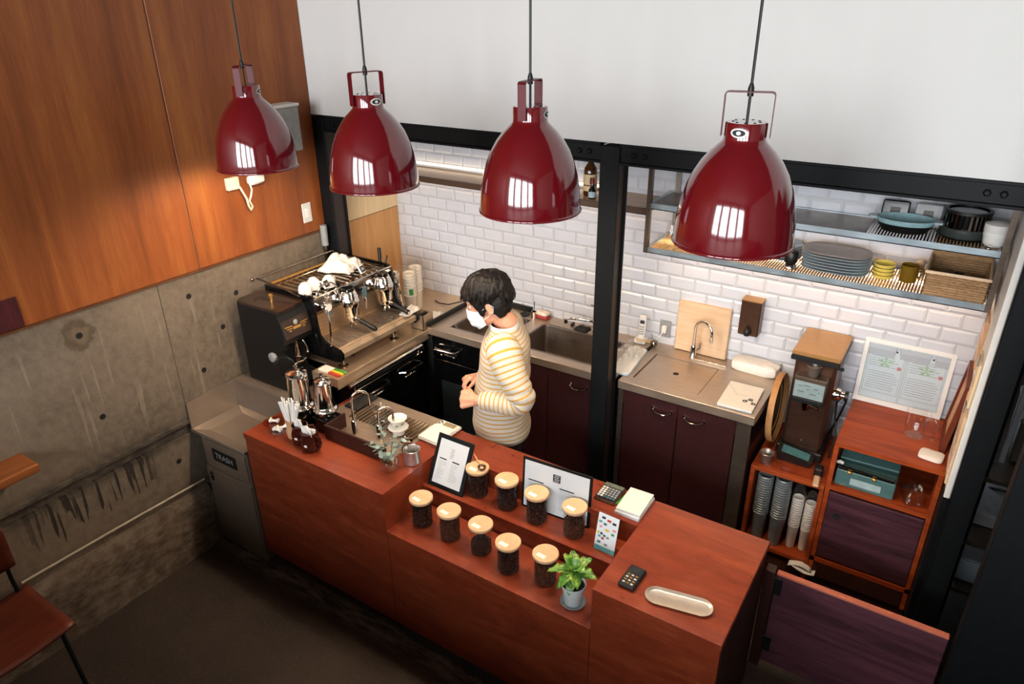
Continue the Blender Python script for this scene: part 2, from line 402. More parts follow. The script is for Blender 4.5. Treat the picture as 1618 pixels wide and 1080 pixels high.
wb = struct('wall_back', MB().box(-.2, 3.49, YT, YT+.12, 0, 2.5), 'grout')
TW, TH, GX, GZ = .148, .074, .0035, .0035
a, b, t0, t1 = (TW-GX)/2, (TH-GZ)/2, .003, .0085
k = .011
mbt = MB(); mbt.add([(-a, 0, -b), (a, 0, -b), (a, 0, b), (-a, 0, b), (-a, -t0, -b), (a, -t0, -b), (a, -t0, b), (-a, -t0, b),
                     (-a+k, -t1, -b+k), (a-k, -t1, -b+k), (a-k, -t1, b-k), (-a+k, -t1, b-k)],
                    [(0, 1, 5, 4), (1, 2, 6, 5), (2, 3, 7, 6), (3, 0, 4, 7), (4, 5, 9, 8), (5, 6, 10, 9), (6, 7, 11, 10), (7, 4, 8, 11), (8, 9, 10, 11)])
tile_me = mbt.mesh('tile'); tile_me.materials.append(MATS['tile'])
cells = []
for row in range(-9, 13):
    z = 1.459+row*TH+TH/2
    for c in range(-2, 25):
        x = .206+c*TW+(TW/2 if row % 2 else 0)
        if x-a < .004 or x+a > 3.468: continue
        if z < HB and x < 2.7: continue
        if z > 2.29 or z < .76: continue
        cells.append((x, z))
cells.sort(key=lambda q: (Vector((q[0], YT, q[1]))-CAMP).length)
for x, z in cells[:300]:
    o = mk('tile', tile_me, None, wb, (x, YT-.0005, z))
rest = MB()
for x, z in cells[300:]: rest.add([p+Vector((x, YT-.0005, z)) for p in mbt.v], mbt.f)
cut = MB()
for row in range(-6, 13):            # cut tiles at both ends of each course
    z = 1.459+row*TH+TH/2; xs = sorted(q[0] for q in cells if abs(q[1]-z) < 1e-4)
    if not xs or z < HB: continue
    for x0, x1 in ((.006, xs[0]-a-GX), (xs[-1]+a+GX, 3.466)):
        if x1-x0 > .012: rest.box(x0, x1, YT-.007, YT, z-b, z+b, .003)
tag(struct('far_tiles', rest, 'tile', wb), kind='stuff')

up = struct('wall_upper', MB().box(-.2, 8, YBM+.004, YBM+.16, ZBT, CEIL).box(-.2, 3.49, YBM+.16, YT+.12, ZBT+.13, ZBT+.23), 'white_wall')
wr = struct('wall_right', MB().box(3.472, 3.492, YBM+.02, YT, 0, 2.5), 'white_wall')
struct('edge_trim', MB().box(3.4705, 3.4935, YBM-.004, YBM+.02, .985, 2.3, .003), 'white_plastic', wr)
struct('lower_panel', MB().box(3.468, 3.4935, YBM-.004, YW-.002, 0, .985), 'black_steel', wr)
struct('wall_store', MB().box(3.492, 8, 2.5, 2.6, 0, ZBT+.1), plain('store_wall', '#3a332d', .8))
# black partition at the far side of the gate
struct('partition_wall', MB().box(3.603, 4.9, .585, .66, 0, 2.6, .003), 'black_steel')
# the shop front behind the viewer
mb = MB(); xs = [-.3]+[v for w in WINDOWS for v in w]+[8]
for i in range(0, len(xs), 2): mb.box(xs[i], xs[i+1], WY-.2, WY, WZ0, WZ1)
mb.box(-.3, 8, WY-.2, WY, 0, WZ0).box(-.3, 8, WY-.2, WY, WZ1, CEIL)
struct('wall_front', mb, plain('front_plaster', '#8d857b', .8))
for i, (a_, b_) in enumerate(WINDOWS):
    w = struct('window_%d' % (i+1), MB().box(a_, b_, WY+.10, WY+.13, WZ0-.03, WZ0+.03).box(a_, b_, WY+.10, WY+.13, WZ1-.03, WZ1+.03), 'black_steel')
    for x in (a_, (a_+b_)/2, b_): struct('mullion', MB().box(x-.02, x+.02, WY+.10, WY+.13, WZ0, WZ1), 'black_steel', w)
    for z in (2.5, 3.35): struct('glazing_bar', MB().box(a_, b_, WY+.10, WY+.13, z-.015, z+.015), 'black_steel', w)
struct('added_shade_slab', MB().box(-.2, 8, -6.2, -2.05, 1.32, 1.5), plain('shade_slab_brown', '#4a3a2e', .6))  # unseen slab, added to keep window light off counter fronts and floor
struct('wall_side', MB().box(8, 8.2, -6.2, 3.2, 0, CEIL), MATS['front_plaster'])

# steel frame
def beam(x0, x1, label, bolts):
    r = thing('steel_beam', label, 'beam', ((x0+x1)/2, YBM+.05, ZBB))
    part('web', MB().box(x0, x1, YBM+.012, YBM+.03, ZBB+.008, ZBT-.008), 'black_steel', r, False, True)
    part('flange', MB().box(x0, x1, YBM-.004, YBM+.10, ZBB, ZBB+.012, .002), 'black_steel', r, False, True)
    part('flange', MB().box(x0, x1, YBM-.004, YBM+.10, ZBT-.012, ZBT, .002), 'black_steel', r, False, True)
    for x in bolts:
        part('bolt', MB().lathe([(0, 0), (.013, 0), (.013, .008), (.008, .012), (0, .012)], 6, M=T(x, YBM+.013, (ZBB+ZBT)/2) @ RX(PI/2)), 'black_steel', r, False, True)
beam(.09, 1.852, 'black steel beam over the espresso machine and sink', (.16, .21, 1.74, 1.79))
beam(1.946, 3.60, 'black steel beam above the shelf of plates', (2.01, 2.06, 3.33, 3.38))
def post(x0, x1, y0, y1, z1, label, web=True):
    r = thing('steel_post', label, 'post', ((x0+x1)/2, (y0+y1)/2, 0))
    part('front_flange', MB().box(x0, x1, y0, y0+.012, 0, z1, .002), 'black_steel', r, False, True)
    part('rear_flange', MB().box(x0, x1, y1-.012, y1, 0, z1, .002), 'black_steel', r, False, True)
    part('web', MB().box(x0+.012, x1-.012, y0+.012, y1-.012, 0, z1), plain('post_brown', '#2a201c', .5), r, False, True)
post(.004, .09, YBM, YBM+.12, ZBT-.013, 'black steel post in the corner by the wood-panelled wall')
post(1.852, 1.946, YBM-.004, YBM+.105, ZBT-.013, 'black steel post in the middle, between the two sinks')
post(3.494, 3.572, 1.0, 1.10, ZBT-.013, 'black steel post at the right beside the white edged partition')
# recess ceiling light line is part of the shelves below

# ================================================================== front counter
ct = thing('service_counter', 'reddish brown wooden service counter with stepped display for jars', 'counter', (1.7, .3, 0))
W = lambda name, mb, mat='counter', **kw: part(name, mb, mat, ct, False, True, **kw)
ZL, ZU, YU = .665, .76, .262
# top boards (edge lines catch the light)
W('top_board', MB().prism([(XC0, 0), (XC1, 0), (XC1, YS), (XC1, YB), (1.26, YB), (1.26, .40), (1.255, .205), (.86, .205), (.86, .33), (.68, .33), (.68, YB), (.66, YB), (.66, .30), (XC0, .30)], H-.028, H))
W('top_board', MB().box(XC1, XC2, YS, YB, H-.028, H, .002))
W('top_board', MB().box(XC2, XC3, 0, YB, H-.028, H, .002))
W('display_step', MB().box(XC1, XC2, YU, YS+.010, ZU-.024, ZU, .002))
W('display_step', MB().box(XC1, XC2, 0, YU+.012, ZL-.024, ZL, .002))
W('riser', MB().box(XC1, XC2, YU+.008, YU+.02, ZL, ZU-.024))
W('riser', MB().box(XC1, XC2, YS+.006, YS+.018, ZU, H-.028))
W('front_panel', MB().box(XC0+.004, XC1, .004, .024, .104, H-.028))
W('front_panel', MB().box(XC1+.003, XC2-.003, .004, .024, .104, ZL-.024))
W('front_panel', MB().box(XC2, XC3-.004, .004, .024, .104, H-.028))
W('side_panel', MB().box(XC0+.004, XC0+.024, .024, YB-.02, .104, H-.028))
W('side_panel', MB().box(XC3-.024, XC3-.004, .024, YB-.004, .104, H-.028), 'dark_wood')
W('side_panel', MB().box(XC1-.02, XC1, .024, YB-.02, .3, H-.028))
W('side_panel', MB().box(XC2, XC2+.02, .024, YB-.02, .3, H-.028))
W('back_panel', MB().box(.70, XC3-.024, YB-.03, YB-.012, .104, H-.028), 'dark_wood')
W('toe_kick', MB().box(XC0+.03, XC1+.02, .06, .08, 0, .104), plain('kick_grey', '#2b2c2b', .5))
W('toe_kick', MB().box(XC1+.02, XC3-.04, .03, .08, 0, .104), plain('kick_steel', '#585c5c', .35, .6))
W('splash_guard', MB().box(.855, 1.252, .190, .203, H, H+.078, .002), 'dark_wood')
W('splash_guard', MB().box(.846, .857, .190, .33, H, H+.078, .002), 'dark_wood')
# stainless draining board let into the counter
W('drainer', MB().box(.68, 1.258, .33, YB+.03, H-.02, H+.001, .002).box(.86, 1.253, .206, .33, H-.02, H+.001), 'stainless', label='stainless draining board behind the guard')
for i in range(19):
    x = .80+i*.0235
    W('grille_slat', MB().box(x, x+.012, .40, .56, H+.001, H+.006), 'chrome_dark')
# floor strip of bare screed along the counter foot

# ------------------------------------------------------------------ gate
gt = thing('swing_gate', 'low purple stained wooden gate hinged beside the till end of the counter', 'gate', (2.972, .62, .23))
part('panel', MB().box(2.972, 3.585, .612, .634, .232, .7155, .003), 'purple_wood', gt, False, True)
part('top_cap', MB().box(2.972, 3.585, .610, .636, .7155, .727, .002), 'gate_edge', gt, False, True)
for z in (.30, .62):
    h_ = part('hinge', MB().box(2.945, 3.0, .604, .611, z, z+.085, .002), 'black', gt, False, True)
    for dz in (.015, .07):
        part('screw', MB().lathe([(0, 0), (.005, 0), (.004, .003), (0, .003)], 10, M=T(2.957, .6045, z+dz) @ RX(PI/2)), 'chrome', gt, True, True)
solo('gate_jamb', MB().box(2.928, 2.968, .597, .645, .20, .735, .003), 'dark_wood', 'dark wooden jamb board between counter end and gate', 'post')

# ------------------------------------------------------------------ trash cabinet
tr = thing('trash_cabinet', 'stainless steel trash cabinet with raised rims by the concrete wall', 'trash can', (.23, .14, 0))
def TW_(n, mb, mat='trash_steel', **k): return part(n, mb, mat, tr, False, True, **k)
TW_('body', MB().box(.068, .446, -.004, .296, .02, .735, .003))
TW_('side_rim', MB().add([(.006, -.012, .745), (.014, -.012, .745), (.006, .30, .745), (.014, .30, .745), (.006, -.012, .913), (.014, -.012, .913), (.006, .30, .92), (.014, .30, .92)], [(0, 1, 5, 4), (1, 3, 7, 5), (3, 2, 6, 7), (2, 0, 4, 6), (4, 5, 7, 6), (0, 2, 3, 1)]))
TW_('back_rim', MB().box(.006, .45, .292, .30, .745, .924, .002))
TW_('chute_top', MB().add([(.014, -.016, .752), (.452, -.016, .752), (.452, .292, .752), (.014, .292, .752), (.23, .19, .70)], [(0, 1, 4), (1, 2, 4), (2, 3, 4), (3, 0, 4)]))
TW_('front_lip', MB().box(.006, .452, -.018, -.010, .735, .756, .002))
TW_('flap', MB().box(.11, .44, -.014, -.004, .555, .725, .002))
TW_('sign_plate', MB().box(.165, .36, -.0175, -.014, .61, .685, .001), 'black')
mbx = text_mb('TRASH', .048, T(.262, -.0182, .6475) @ RX(PI/2)); TW_('lettering', mbx, plain('sign_grey', '#8d8d8a', .6))
TW_('door', MB().box(.072, .442, -.014, -.004, .05, .535, .002))
TW_('latch', MB().box(.10, .122, -.020, -.014, .455, .515, .003).cyl((0, 0, 0), .008, .01, 12, M=T(.111, -.020, .49) @ RX(PI/2)), 'chrome_dark')

# ------------------------------------------------------------------ things on the left wall
mb = MB().tube([(.03, -.98, .447), (.028, -.5, .440), (.03, -.02, .431)], .006, 8)
solo('conduit_pipe', mb, plain('pipe_cream', '#b5a893', .4), 'thin cream conduit running along the foot of the concrete wall', 'pipe')
s = thing('wall_plank', 'short wooden plank shelf at the left edge against the concrete', 'shelf', (.07, -1.2, 1.01))
part('board', MB().box(.004, .165, -1.7, -.80, 1.012, 1.052, .004), 'plank_wood', s, False, True)
part('bracket', MB().box(.004, .12, -1.0, -.97, .99, 1.012).box(.004, .012, -1.0, -.97, .9, 1.0), 'black_steel', s, False, True)
solo('poster', MB().box(.005, .012, -1.0, -.624, 1.60, 1.735, .002), wood('poster_red', '#3a1216', '#5f2226', 'z', .6, 2), 'dark red printed board fixed low on the wood panelling', 'poster')
w = thing('wall_switch', 'white light switch plate near the corner post', 'switch', (.004, .984, 1.72))
part('plate', MB().box(.004, .011, .951, 1.018, 1.662, 1.778, .003), 'white_plastic', w, False, True)
part('rocker', MB().box(.011, .015, .968, 1.001, 1.69, 1.75, .002), 'ceramic', w, False, True)
w = thing('wall_speaker', 'white wall box with grey front behind the leftmost lamp', 'wall box', (.004, .80, 2.05))
part('case', MB().box(.004, .10, .66, .945, 2.10, 2.335, .006), plain('case_grey', '#9a9b98', .5), w, False, True)
part('lid', MB().box(.004, .106, .655, .95, 2.335, 2.352, .004), 'white_plastic', w, False, True)
w = thing('cable_box', 'small cream junction box with looped cord under the leftmost lamp', 'junction box', (.004, .52, 1.98))
part('case', MB().box(.004, .03, .47, .545, 1.955, 2.02, .004), plain('cream_plastic', '#d9cdb4', .5), w, False, True)
part('case', MB().box(.004, .05, .60, .70, 1.96, 2.01, .012), 'white_plastic', w, True, True)
lp = [(.03, .54, 1.965), (.04, .55, 1.93), (.045, .56, 1.90), (.045, .565, 1.86), (.04, .58, 1.835), (.04, .592, 1.85), (.045, .575, 1.885), (.045, .59, 1.91), (.04, .605, 1.94), (.03, .605, 1.97)]
part('cord', MB().tube(lp, .0055, 6), MATS['cream_plastic'], w, True, True)
w = thing('corner_conduit', 'grey metal conduit with coupling beside the corner post', 'pipe', (.03, 1.075, 1.0))
part('pipe', MB().cyl((.03, 1.075, 1.0), .013, .58, 12), 'chrome_dark', w, True, True)
part('coupling', MB().lathe([(0, 1.5), (.021, 1.5), (.022, 1.6), (.021, 1.625), (0, 1.63)], 14, (.03, 1.075, 0)), 'grey_plastic', w, True, True)

# ------------------------------------------------------------------ chair at the lower left
ch = thing('plywood_chair', 'dark reddish plywood chair with metal legs in the lower left corner', 'chair', (.30, -1.2, 0))
def seat(u, v):
    x = .08+.41*u; y = -1.40+.425*v; e = abs(2*v-1)
    return (x, y, .455+.012*(2*u-1)**2-.018*(1-e*e)-.012*max(0, u-.8)*5)
part('seat', MB().quadgrid(seat, 12, 12), 'chair_wood', ch, True, True, thick=.014)
def back(u, v):
    y = -1.385+.395*u; z = .60+.20*v; e = 2*u-1
    z += (.03 if v > .5 else -.03)*(1-abs(e)**3)*abs(2*v-1)
    return (.045+.05*e*e-.06*(z-.6)*.4, y, z)
part('backrest', MB().quadgrid(back, 14, 6), 'chair_wood', ch, True, True, thick=.012)
for y in (-1.36, -1.02):
    part('leg', MB().tube([(.10, y, .44), (.09, y, .42), (.02, y, 0)], .010, 8), 'black_steel', ch, True, True)
    part('leg', MB().tube([(.42, y, .44), (.44, y, .42), (.52, y, 0)], .010, 8), 'black_steel', ch, True, True)
    part('back_stay', MB().tube([(.10, y, .44), (.075, y, .52), (.062, y, .78)], .009, 8), 'black_steel', ch, True, True)
part('stretcher', MB().tube([(.10, -1.36, .435), (.42, -1.36, .435), (.42, -1.02, .435), (.10, -1.02, .435)], .009, 8, closed=True), 'black_steel', ch, True, True)

# ------------------------------------------------------------------ pendant lamps
LX = (.492, 1.219, 1.967, 2.697); LY, LZ = .325, 2.158
prof = [(.1835, -.002), (.1845, .003), (.1815, .007), (.1795, .008), (.1788, .03), (.1745, .08), (.1665, .125), (.154, .17), (.137, .21), (.116, .245), (.092, .275), (.070, .296), (.0615, .304), (.0595, .312), (.0595, .352), (.0575, .356), (0, .357)]
inner = [(.1825, -.001), (.177, .008), (.172, .08), (.151, .17), (.112, .245), (.060, .295), (0, .298)]
lab = ['glossy dark red pendant lamp hanging nearest the wood-panelled wall', 'glossy dark red pendant lamp over the espresso machine, second from the wood wall',
       'glossy dark red pendant lamp above the barista and menu, third from the wood wall', 'largest looking glossy dark red pendant lamp in front of the shelf of plates']
shade_me = MB().lathe(prof, 56).mesh('shade', True, 50); shade_me.materials.append(MATS['lamp_red'])
inner_me = MB().lathe(inner, 40).mesh('reflector', True, 50); inner_me.materials.append(plain('lamp_white', '#e8e2d8', .4))
def bar(p0, p1, w, th, M):      # flat strap between two points in the xz plane
    return p0
hm = MB(); ww, th_ = .0085, .003
hw = .068; z0, z1 = .315, .437
for sx in (-1, 1): hm.box(sx*hw-th_/2, sx*hw+th_/2, -.015, .015, z0, z1-.008)
pts = [(-hw, z1-.008), (-hw+.003, z1-.002), (-hw+.010, z1), (hw-.010, z1), (hw-.003, z1-.002), (hw, z1-.008)]
for (xa, za), (xb, zb) in zip(pts, pts[1:]):
    n = Vector((-(zb-za), 0, xb-xa)).normalized()*th_/2
    q = [Vector((xa, 0, za)), Vector((xb, 0, zb))]
    hm.add([q[0]+n+Vector((0, -.015, 0)), q[1]+n+Vector((0, -.015, 0)), q[1]+n+Vector((0, .015, 0)), q[0]+n+Vector((0, .015, 0)),
            q[0]-n+Vector((0, -.015, 0)), q[1]-n+Vector((0, -.015, 0)), q[1]-n+Vector((0, .015, 0)), q[0]-n+Vector((0, .015, 0))],
           [(0, 1, 2, 3), (4, 7, 6, 5), (0, 4, 5, 1), (3, 2, 6, 7)])
handle_me = hm.mesh('handle'); handle_me.materials.append(plain('handle_red', '#5e0d15', .42, 0, .4, var=.05))
cord_me = MB().tube([(0, 0, .355), (0, 0, CEIL-LZ)], .0042, 8).lathe([(0, .425), (.009, .425), (.009, .447), (.005, .46), (0, .46)], 12).mesh('cord', True); cord_me.materials.append(MATS['black'])
vent = MB()
for i in range(9):
    a_ = 2*PI*i/9; vent.cyl((.038*math.cos(a_), .038*math.sin(a_), .3568), .004, .0006, 8)
vent_me = vent.mesh('vent'); vent_me.materials.append(MATS['dark_void'])
bulb_me = MB().ell((0, 0, .135), (.034, .034, .042), 16, 10).cyl((0, 0, .17), .018, .13, 14).mesh('bulb', True); bulb_me.materials.append(MATS['bulb'])
# (handle turn, badge angle)
for i, (hr, ba) in enumerate(((2.05, .50), (1.25, -.22), (1.70, .22), (.22, -1.62))):
    r = thing('pendant_lamp', lab[i], 'pendant lamp', (LX[i], LY, LZ), 0, 'dark red pendant lamps over the counter')
    mk('shade', shade_me, None, r); rf = mk('reflector', inner_me, None, r); mk('bulb', bulb_me, None, r)
    h_ = mk('handle', handle_me, None, r); h_.rotation_euler.z = hr
    mk('vent_holes', vent_me, None, r); mk('cord', cord_me, None, r)
    def badge(rx, rz, dr, n=24):
        m_ = MB(); vs = [(0, 0)]+[(rx*math.cos(2*PI*k/n), rz*math.sin(2*PI*k/n)) for k in range(n)]
        R_ = .0597+dr
        m_.add([(R_*math.cos(ba+x/R_), R_*math.sin(ba+x/R_), .331+z) for x, z in vs], [(0, k+1, (k+1) % n+1) for k in range(n)]); return m_
    bd = part('badge', badge(.025, .0135, .0008), 'white_plastic', r)
    part('emblem', badge(.019, .009, .0014), 'ink', bd); part('emblem_star', badge(.007, .0055, .0018), 'white_plastic', bd)
    l = bpy.data.lights.new('bulb_light', 'POINT'); l.energy = LAMP_W; l.color = (1, .84, .66); l.shadow_soft_size = .04
    o = bpy.data.objects.new('bulb_light', l); COL.objects.link(o); o.parent = r; o.location = (0, 0, .065)

# ------------------------------------------------------------------ espresso wing along the left wall
HWG = 1.02
wg = thing('wing_worktop', 'stainless steel worktop under the espresso machine', 'worktop', (.34, 1.0, HWG))
part('top', MB().prism([(.475, .47), (.67, .47), (.67, YT-.002), (.01, YT-.002), (.01, 1.24), (.095, 1.24), (.095, 1.108), (.01, 1.108), (.01, .585), (.475, .585)], HWG-.012, HWG), 'stainless_y', wg, False, True)
part('front_edge', MB().box(.662, .671, .47, 1.24, HWG-.062, HWG+.001, .002), 'stainless_y', wg, False, True)
part('end_edge', MB().box(.475, .662, .47, .478, HWG-.05, HWG-.012), 'stainless_y', wg, False, True)
solo('grinder_stand', MB().box(.012, .452, .303, .57, .04, .905, .003).box(.008, .452, .301, .575, .905, .92, .002), 'stainless', 'low steel stand between trash cabinet and espresso worktop', 'stand')
fr = thing('undercounter_fridge', 'black undercounter fridge with two chrome pulls below the espresso machine', 'fridge', (.36, .95, 0))
part('body', MB().box(.10, .63, .62, 1.22, .04, .93, .003), 'black_gloss', fr, False, True)
for y0, y1 in ((.625, .90), (.906, 1.215)):
    d = part('door', MB().box(.631, .655, y0, y1, .12, .885, .004), 'black_gloss', fr, False, True)
    yc, hw_ = (y0+y1)/2-.0, .095
    part('handle', MB().tube([(.655, yc-hw_, .835), (.685, yc-hw_*.8, .838), (.69, yc, .838), (.685, yc+hw_*.8, .838), (.655, yc+hw_, .835)], .008, 8), 'chrome', fr, True, True)
    part('pull', MB().box(.655, .672, yc-.06, yc+.06, .785, .802, .006), 'chrome', fr, True, True)
part('grille', MB().box(.631, .648, .625, 1.215, .89, .925, .002), 'dark_void', fr, False, True)
rl = thing('towel_rail', 'long steel towel rail in front of the espresso worktop', 'rail', (.70, .83, .95))
part('bar', MB().tube([(.70, .52, .962), (.70, 1.13, .962)], .011, 12), 'chrome', rl, True, True)
part('bar', MB().tube([(.70, .57, .918), (.70, 1.13, .918)], .004, 8), 'chrome', rl, True, True)
for y in (.56, 1.10): part('bracket', MB().tube([(.66, y, .955), (.70, y, .962), (.70, y, .918)], .006, 8), 'chrome_dark', rl, True, True)

# ------------------------------------------------------------------ back counter
dw = thing('dishwasher', 'black undercounter washer with glossy front in the corner behind the barista', 'dishwasher', (.95, 1.5, 0))
part('body', MB().box(.69, 1.20, YF+.03, YT-.03, .05, .925), 'black', dw, False, True)
part('door', MB().box(.70, 1.19, YF+.003, YF+.03, .14, .84, .004), 'black_gloss', dw, False, True)
part('window', MB().box(.76, 1.13, YF-.001, YF+.003, .22, .70, .002), plain('smoked', '#232a2d', .1), dw, False, True)
part('control_panel', MB().box(.70, 1.19, YF+.003, YF+.03, .85, 1.0, .004), 'black_gloss', dw, False, True)
part('handle', MB().tube([(.74, YF+.003, .93), (.75, YF-.03, .925), (.90, YF-.03, .925), (.91, YF+.003, .93)], .010, 8), 'chrome', dw, True, True)
part('pull', MB().box(.76, .88, YF-.012, YF+.003, .875, .895, .006), 'chrome', dw, True, True)
bc = thing('back_worktop', 'stainless worktop with deep sink in front of the white tiles', 'worktop', (1.3, 1.5, HB))
B = lambda n, mb, mat='stainless', sm=False, **k: part(n, mb, mat, bc, sm, True, **k)
# frame of the top round two basins
X0, X1, Y1 = .672, 1.93, YT-.001
for q in ((X0, X1, 1.655, Y1), (X0, X1, YF, 1.305), (X0, .79, 1.305, 1.655), (1.16, 1.255, 1.305, 1.655), (1.80, X1, 1.305, 1.655)):
    B('top', MB().box(q[0], q[1], q[2], q[3], HB-.012, HB))
B('front_edge', MB().box(X0, X1, YF-.002, YF+.008, HB-.045, HB+.001, .002))
def basin(x0, x1, y0, y1, z0, r=.05, seg=5):
    def rr(ins, z):
        out = []
        for cx, cy, a0 in ((x1-r, y1-r, 0), (x0+r, y1-r, PI/2), (x0+r, y0+r, PI), (x1-r, y0+r, 1.5*PI)):
            for i in range(seg+1):
                a_ = a0+PI/2*i/seg; out.append((cx+(r-ins)*math.cos(a_), cy+(r-ins)*math.sin(a_), z))
        return out
    m_ = MB(); R_ = [rr(-.012, HB+.001), rr(0, HB+.001), rr(.004, HB-.01), rr(.008, z0+.02), rr(.02, z0)]
    m_.rings(R_, False); k_ = len(R_[0]); n_ = len(m_.v); m_.f.append(tuple(range(n_-k_, n_))); return m_
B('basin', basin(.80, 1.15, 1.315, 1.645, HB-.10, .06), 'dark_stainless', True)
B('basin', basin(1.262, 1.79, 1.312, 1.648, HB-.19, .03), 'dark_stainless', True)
B('basin_drain', MB().lathe([(0, .004), (.03, .004), (.038, 0), (.042, 0)], 18, (1.52, 1.48, HB-.19)), 'chrome', True)
B('upstand', MB().box(X0-.006, X0+.01, YF, YT-.002, HB-.06, HB+.03, .002), 'black')
B('upstand', MB().box(X0, 1.10, YT-.03, YT-.009, HB, HB+.035, .002), 'black')
def maroon_cabinet(x0, x1, doors, label, handles):
    r = thing('base_cabinet', label, 'cabinet', ((x0+x1)/2, 1.5, 0))
    part('carcass', MB().box(x0, x1, YF+.03, YT-.02, .08, HB-.20), 'maroon', r, False, True)
    part('rail', MB().box(x0, x1, YF+.012, YF+.03, HB-.13, HB-.046), 'maroon', r, False, True)
    for (a_, b_), hx in zip(doors, handles):
        d = part('door', MB().box(a_, b_, YF+.008, YF+.03, .12, HB-.05, .002), 'maroon', r, False, True)
        for h0 in hx:
            z_ = HB-.115
            m_ = MB().tube([(h0-.05, YF+.008, z_+.01), (h0-.045, YF-.01, z_+.002), (h0-.02, YF-.02, z_-.004), (h0+.02, YF-.02, z_-.004), (h0+.045, YF-.01, z_+.002), (h0+.05, YF+.008, z_+.01)], .0045, 8)
            for e in (-.05, .05): m_.lathe([(0, 0), (.010, 0), (.008, .005), (0, .006)], 12, M=T(h0+e, YF+.008, z_+.01) @ RX(PI/2))
            part('handle', m_, 'chrome', d, True, True)
    if len(handles[0]):
        for a_, b_ in ((2.585, 2.655), (1.957, 1.984)): part('end_panel', MB().box(a_, b_, YF+.010, YF+.03, .10, HB-.047), 'dark_stainless', r, False, True)
    part('plinth', MB().box(x0, x1, YF+.06, YF+.08, 0, .10), 'dark_void', r, False, True)
maroon_cabinet(1.215, 1.84, ((1.22, 1.52), (1.526, 1.838)), 'dark maroon base cabinet under the deep sink behind the barista', ((), (1.72,)))
maroon_cabinet(1.985, 2.655, ((1.99, 2.285), (2.29, 2.58)), 'dark maroon two-door base cabinet under the draining sink', ((2.205,), (2.375,)))
bw = thing('drainer_worktop', 'stainless worktop with recessed draining sink and tall tap', 'worktop', (2.3, 1.5, HB))
DX0, DX1, DY0, DY1 = 2.005, 2.362, 1.300, 1.628
XL = 1.955
B2 = lambda n, mb, mat='stainless', sm=False, **k: part(n, mb, mat, bw, sm, True, **k)
for q in ((XL, XE, DY1, Y1), (XL, XE, YF, DY0), (XL, DX0, DY0, DY1), (DX1, XE, DY0, DY1)): B2('top', MB().box(q[0], q[1], q[2], q[3], HB-.014, HB))
B2('front_edge', MB().box(XL, XE+.002, YF-.002, YF+.008, HB-.045, HB+.001, .002))
B2('side_edge', MB().box(XE-.006, XE+.002, YF, Y1, HB-.045, HB+.001, .002))
B2('drain_plate', MB().box(DX0+.004, DX1-.004, DY0+.004, DY1-.004, HB-.012, HB-.005, .002))
B2('drain_hole', MB().lathe([(0, .001), (.013, .001), (.016, .0005)], 16, (2.182, 1.462, HB-.005)), 'dark_void', True)

# ------------------------------------------------------------------ espresso machine (near y .545, far y 1.185)
em = thing('espresso_machine', 'two-group chrome espresso machine with black side panels', 'espresso machine', (.36, .865, HWG))
E_ = lambda n, mb, mat, sm=True, **k: part(n, mb, mat, em, sm, True, **k)
XZ = Matrix(((1, 0, 0, 0), (0, 0, 1, 0), (0, 1, 0, 0), (0, 0, 0, 1)))       # (x, z, y) -> (x, y, z)
side = [(.09, 1.075), (.60, 1.075), (.632, 1.082), (.648, 1.10), (.648, 1.135), (.628, 1.152), (.56, 1.165), (.515, 1.18), (.488, 1.21), (.478, 1.27), (.470, 1.38), (.455, 1.415), (.42, 1.425), (.09, 1.425)]
for y0 in (.545, 1.170): E_('side_panel', MB().prism(side, y0, y0+.014, M=XZ), 'black_gloss', False)
E_('body', MB().box(.09, .36, .559, 1.170, 1.085, 1.405, .006), 'stainless_y', False)
E_('back_splash', MB().add([(.36, .559, 1.13), (.36, 1.17, 1.13), (.40, .559, 1.30), (.40, 1.17, 1.30)], [(0, 1, 3, 2)]), 'stainless_y', False)
E_('head_panel', MB().prism([(.36, 1.285), (.44, 1.30), (.462, 1.33), (.462, 1.385), (.445, 1.408), (.36, 1.408)], .559, 1.170, M=XZ), 'chrome', False)
E_('head_edge', MB().tube([(.462, .555, 1.412), (.462, 1.174, 1.412)], .006, 8), 'chrome')
E_('tray_body', MB().prism([(.36, 1.085), (.61, 1.085), (.638, 1.10), (.64, 1.128), (.62, 1.14), (.36, 1.13)], .559, 1.170, M=XZ), 'stainless_y', False)
for i in range(34):
    y = .58+i*.0172; E_('tray_slat', MB().box(.40, .585, y, y+.011, 1.139, 1.145), 'stainless', False)
E_('tray_lip', MB().box(.590, .612, .559, 1.17, 1.138, 1.148, .003), 'stainless_y', False)
for i in range(15):
    y = .575+i*.041; E_('cup_rack_bar', MB().box(.10, .43, y, y+.014, 1.409, 1.416), 'chrome_dark', False)
E_('rack_rail', MB().tube([(.055, .50, 1.462), (.055, 1.105, 1.462)], .006, 10), 'chrome').location
E_('rail_knob', MB().ell((.055, .497, 1.462), (.011, .011, .011), 12, 8), 'chrome_dark')
for y in (.525, 1.10): E_('rail_arm', MB().tube([(.055, y, 1.462), (.10, y, 1.458), (.18, y, 1.452), (.30, y, 1.44), (.40, y, 1.42)], .005, 8), 'chrome_dark')
E_('cup_rail', MB().tube([(.12, .57, 1.43), (.12, 1.15, 1.43)], .007, 8), 'gold'); E_('cup_rail', MB().tube([(.155, .57, 1.425), (.155, 1.15, 1.425)], .005, 8), 'chrome')
for x in (.14, .585):
    for y in (.60, 1.02 if x > .5 else 1.12): E_('foot', MB().lathe([(0, HWG), (.026, HWG), (.028, HWG+.010), (.014, HWG+.018), (.014, 1.086), (0, 1.086)], 16, (x, y, 0)), 'chrome_dark')
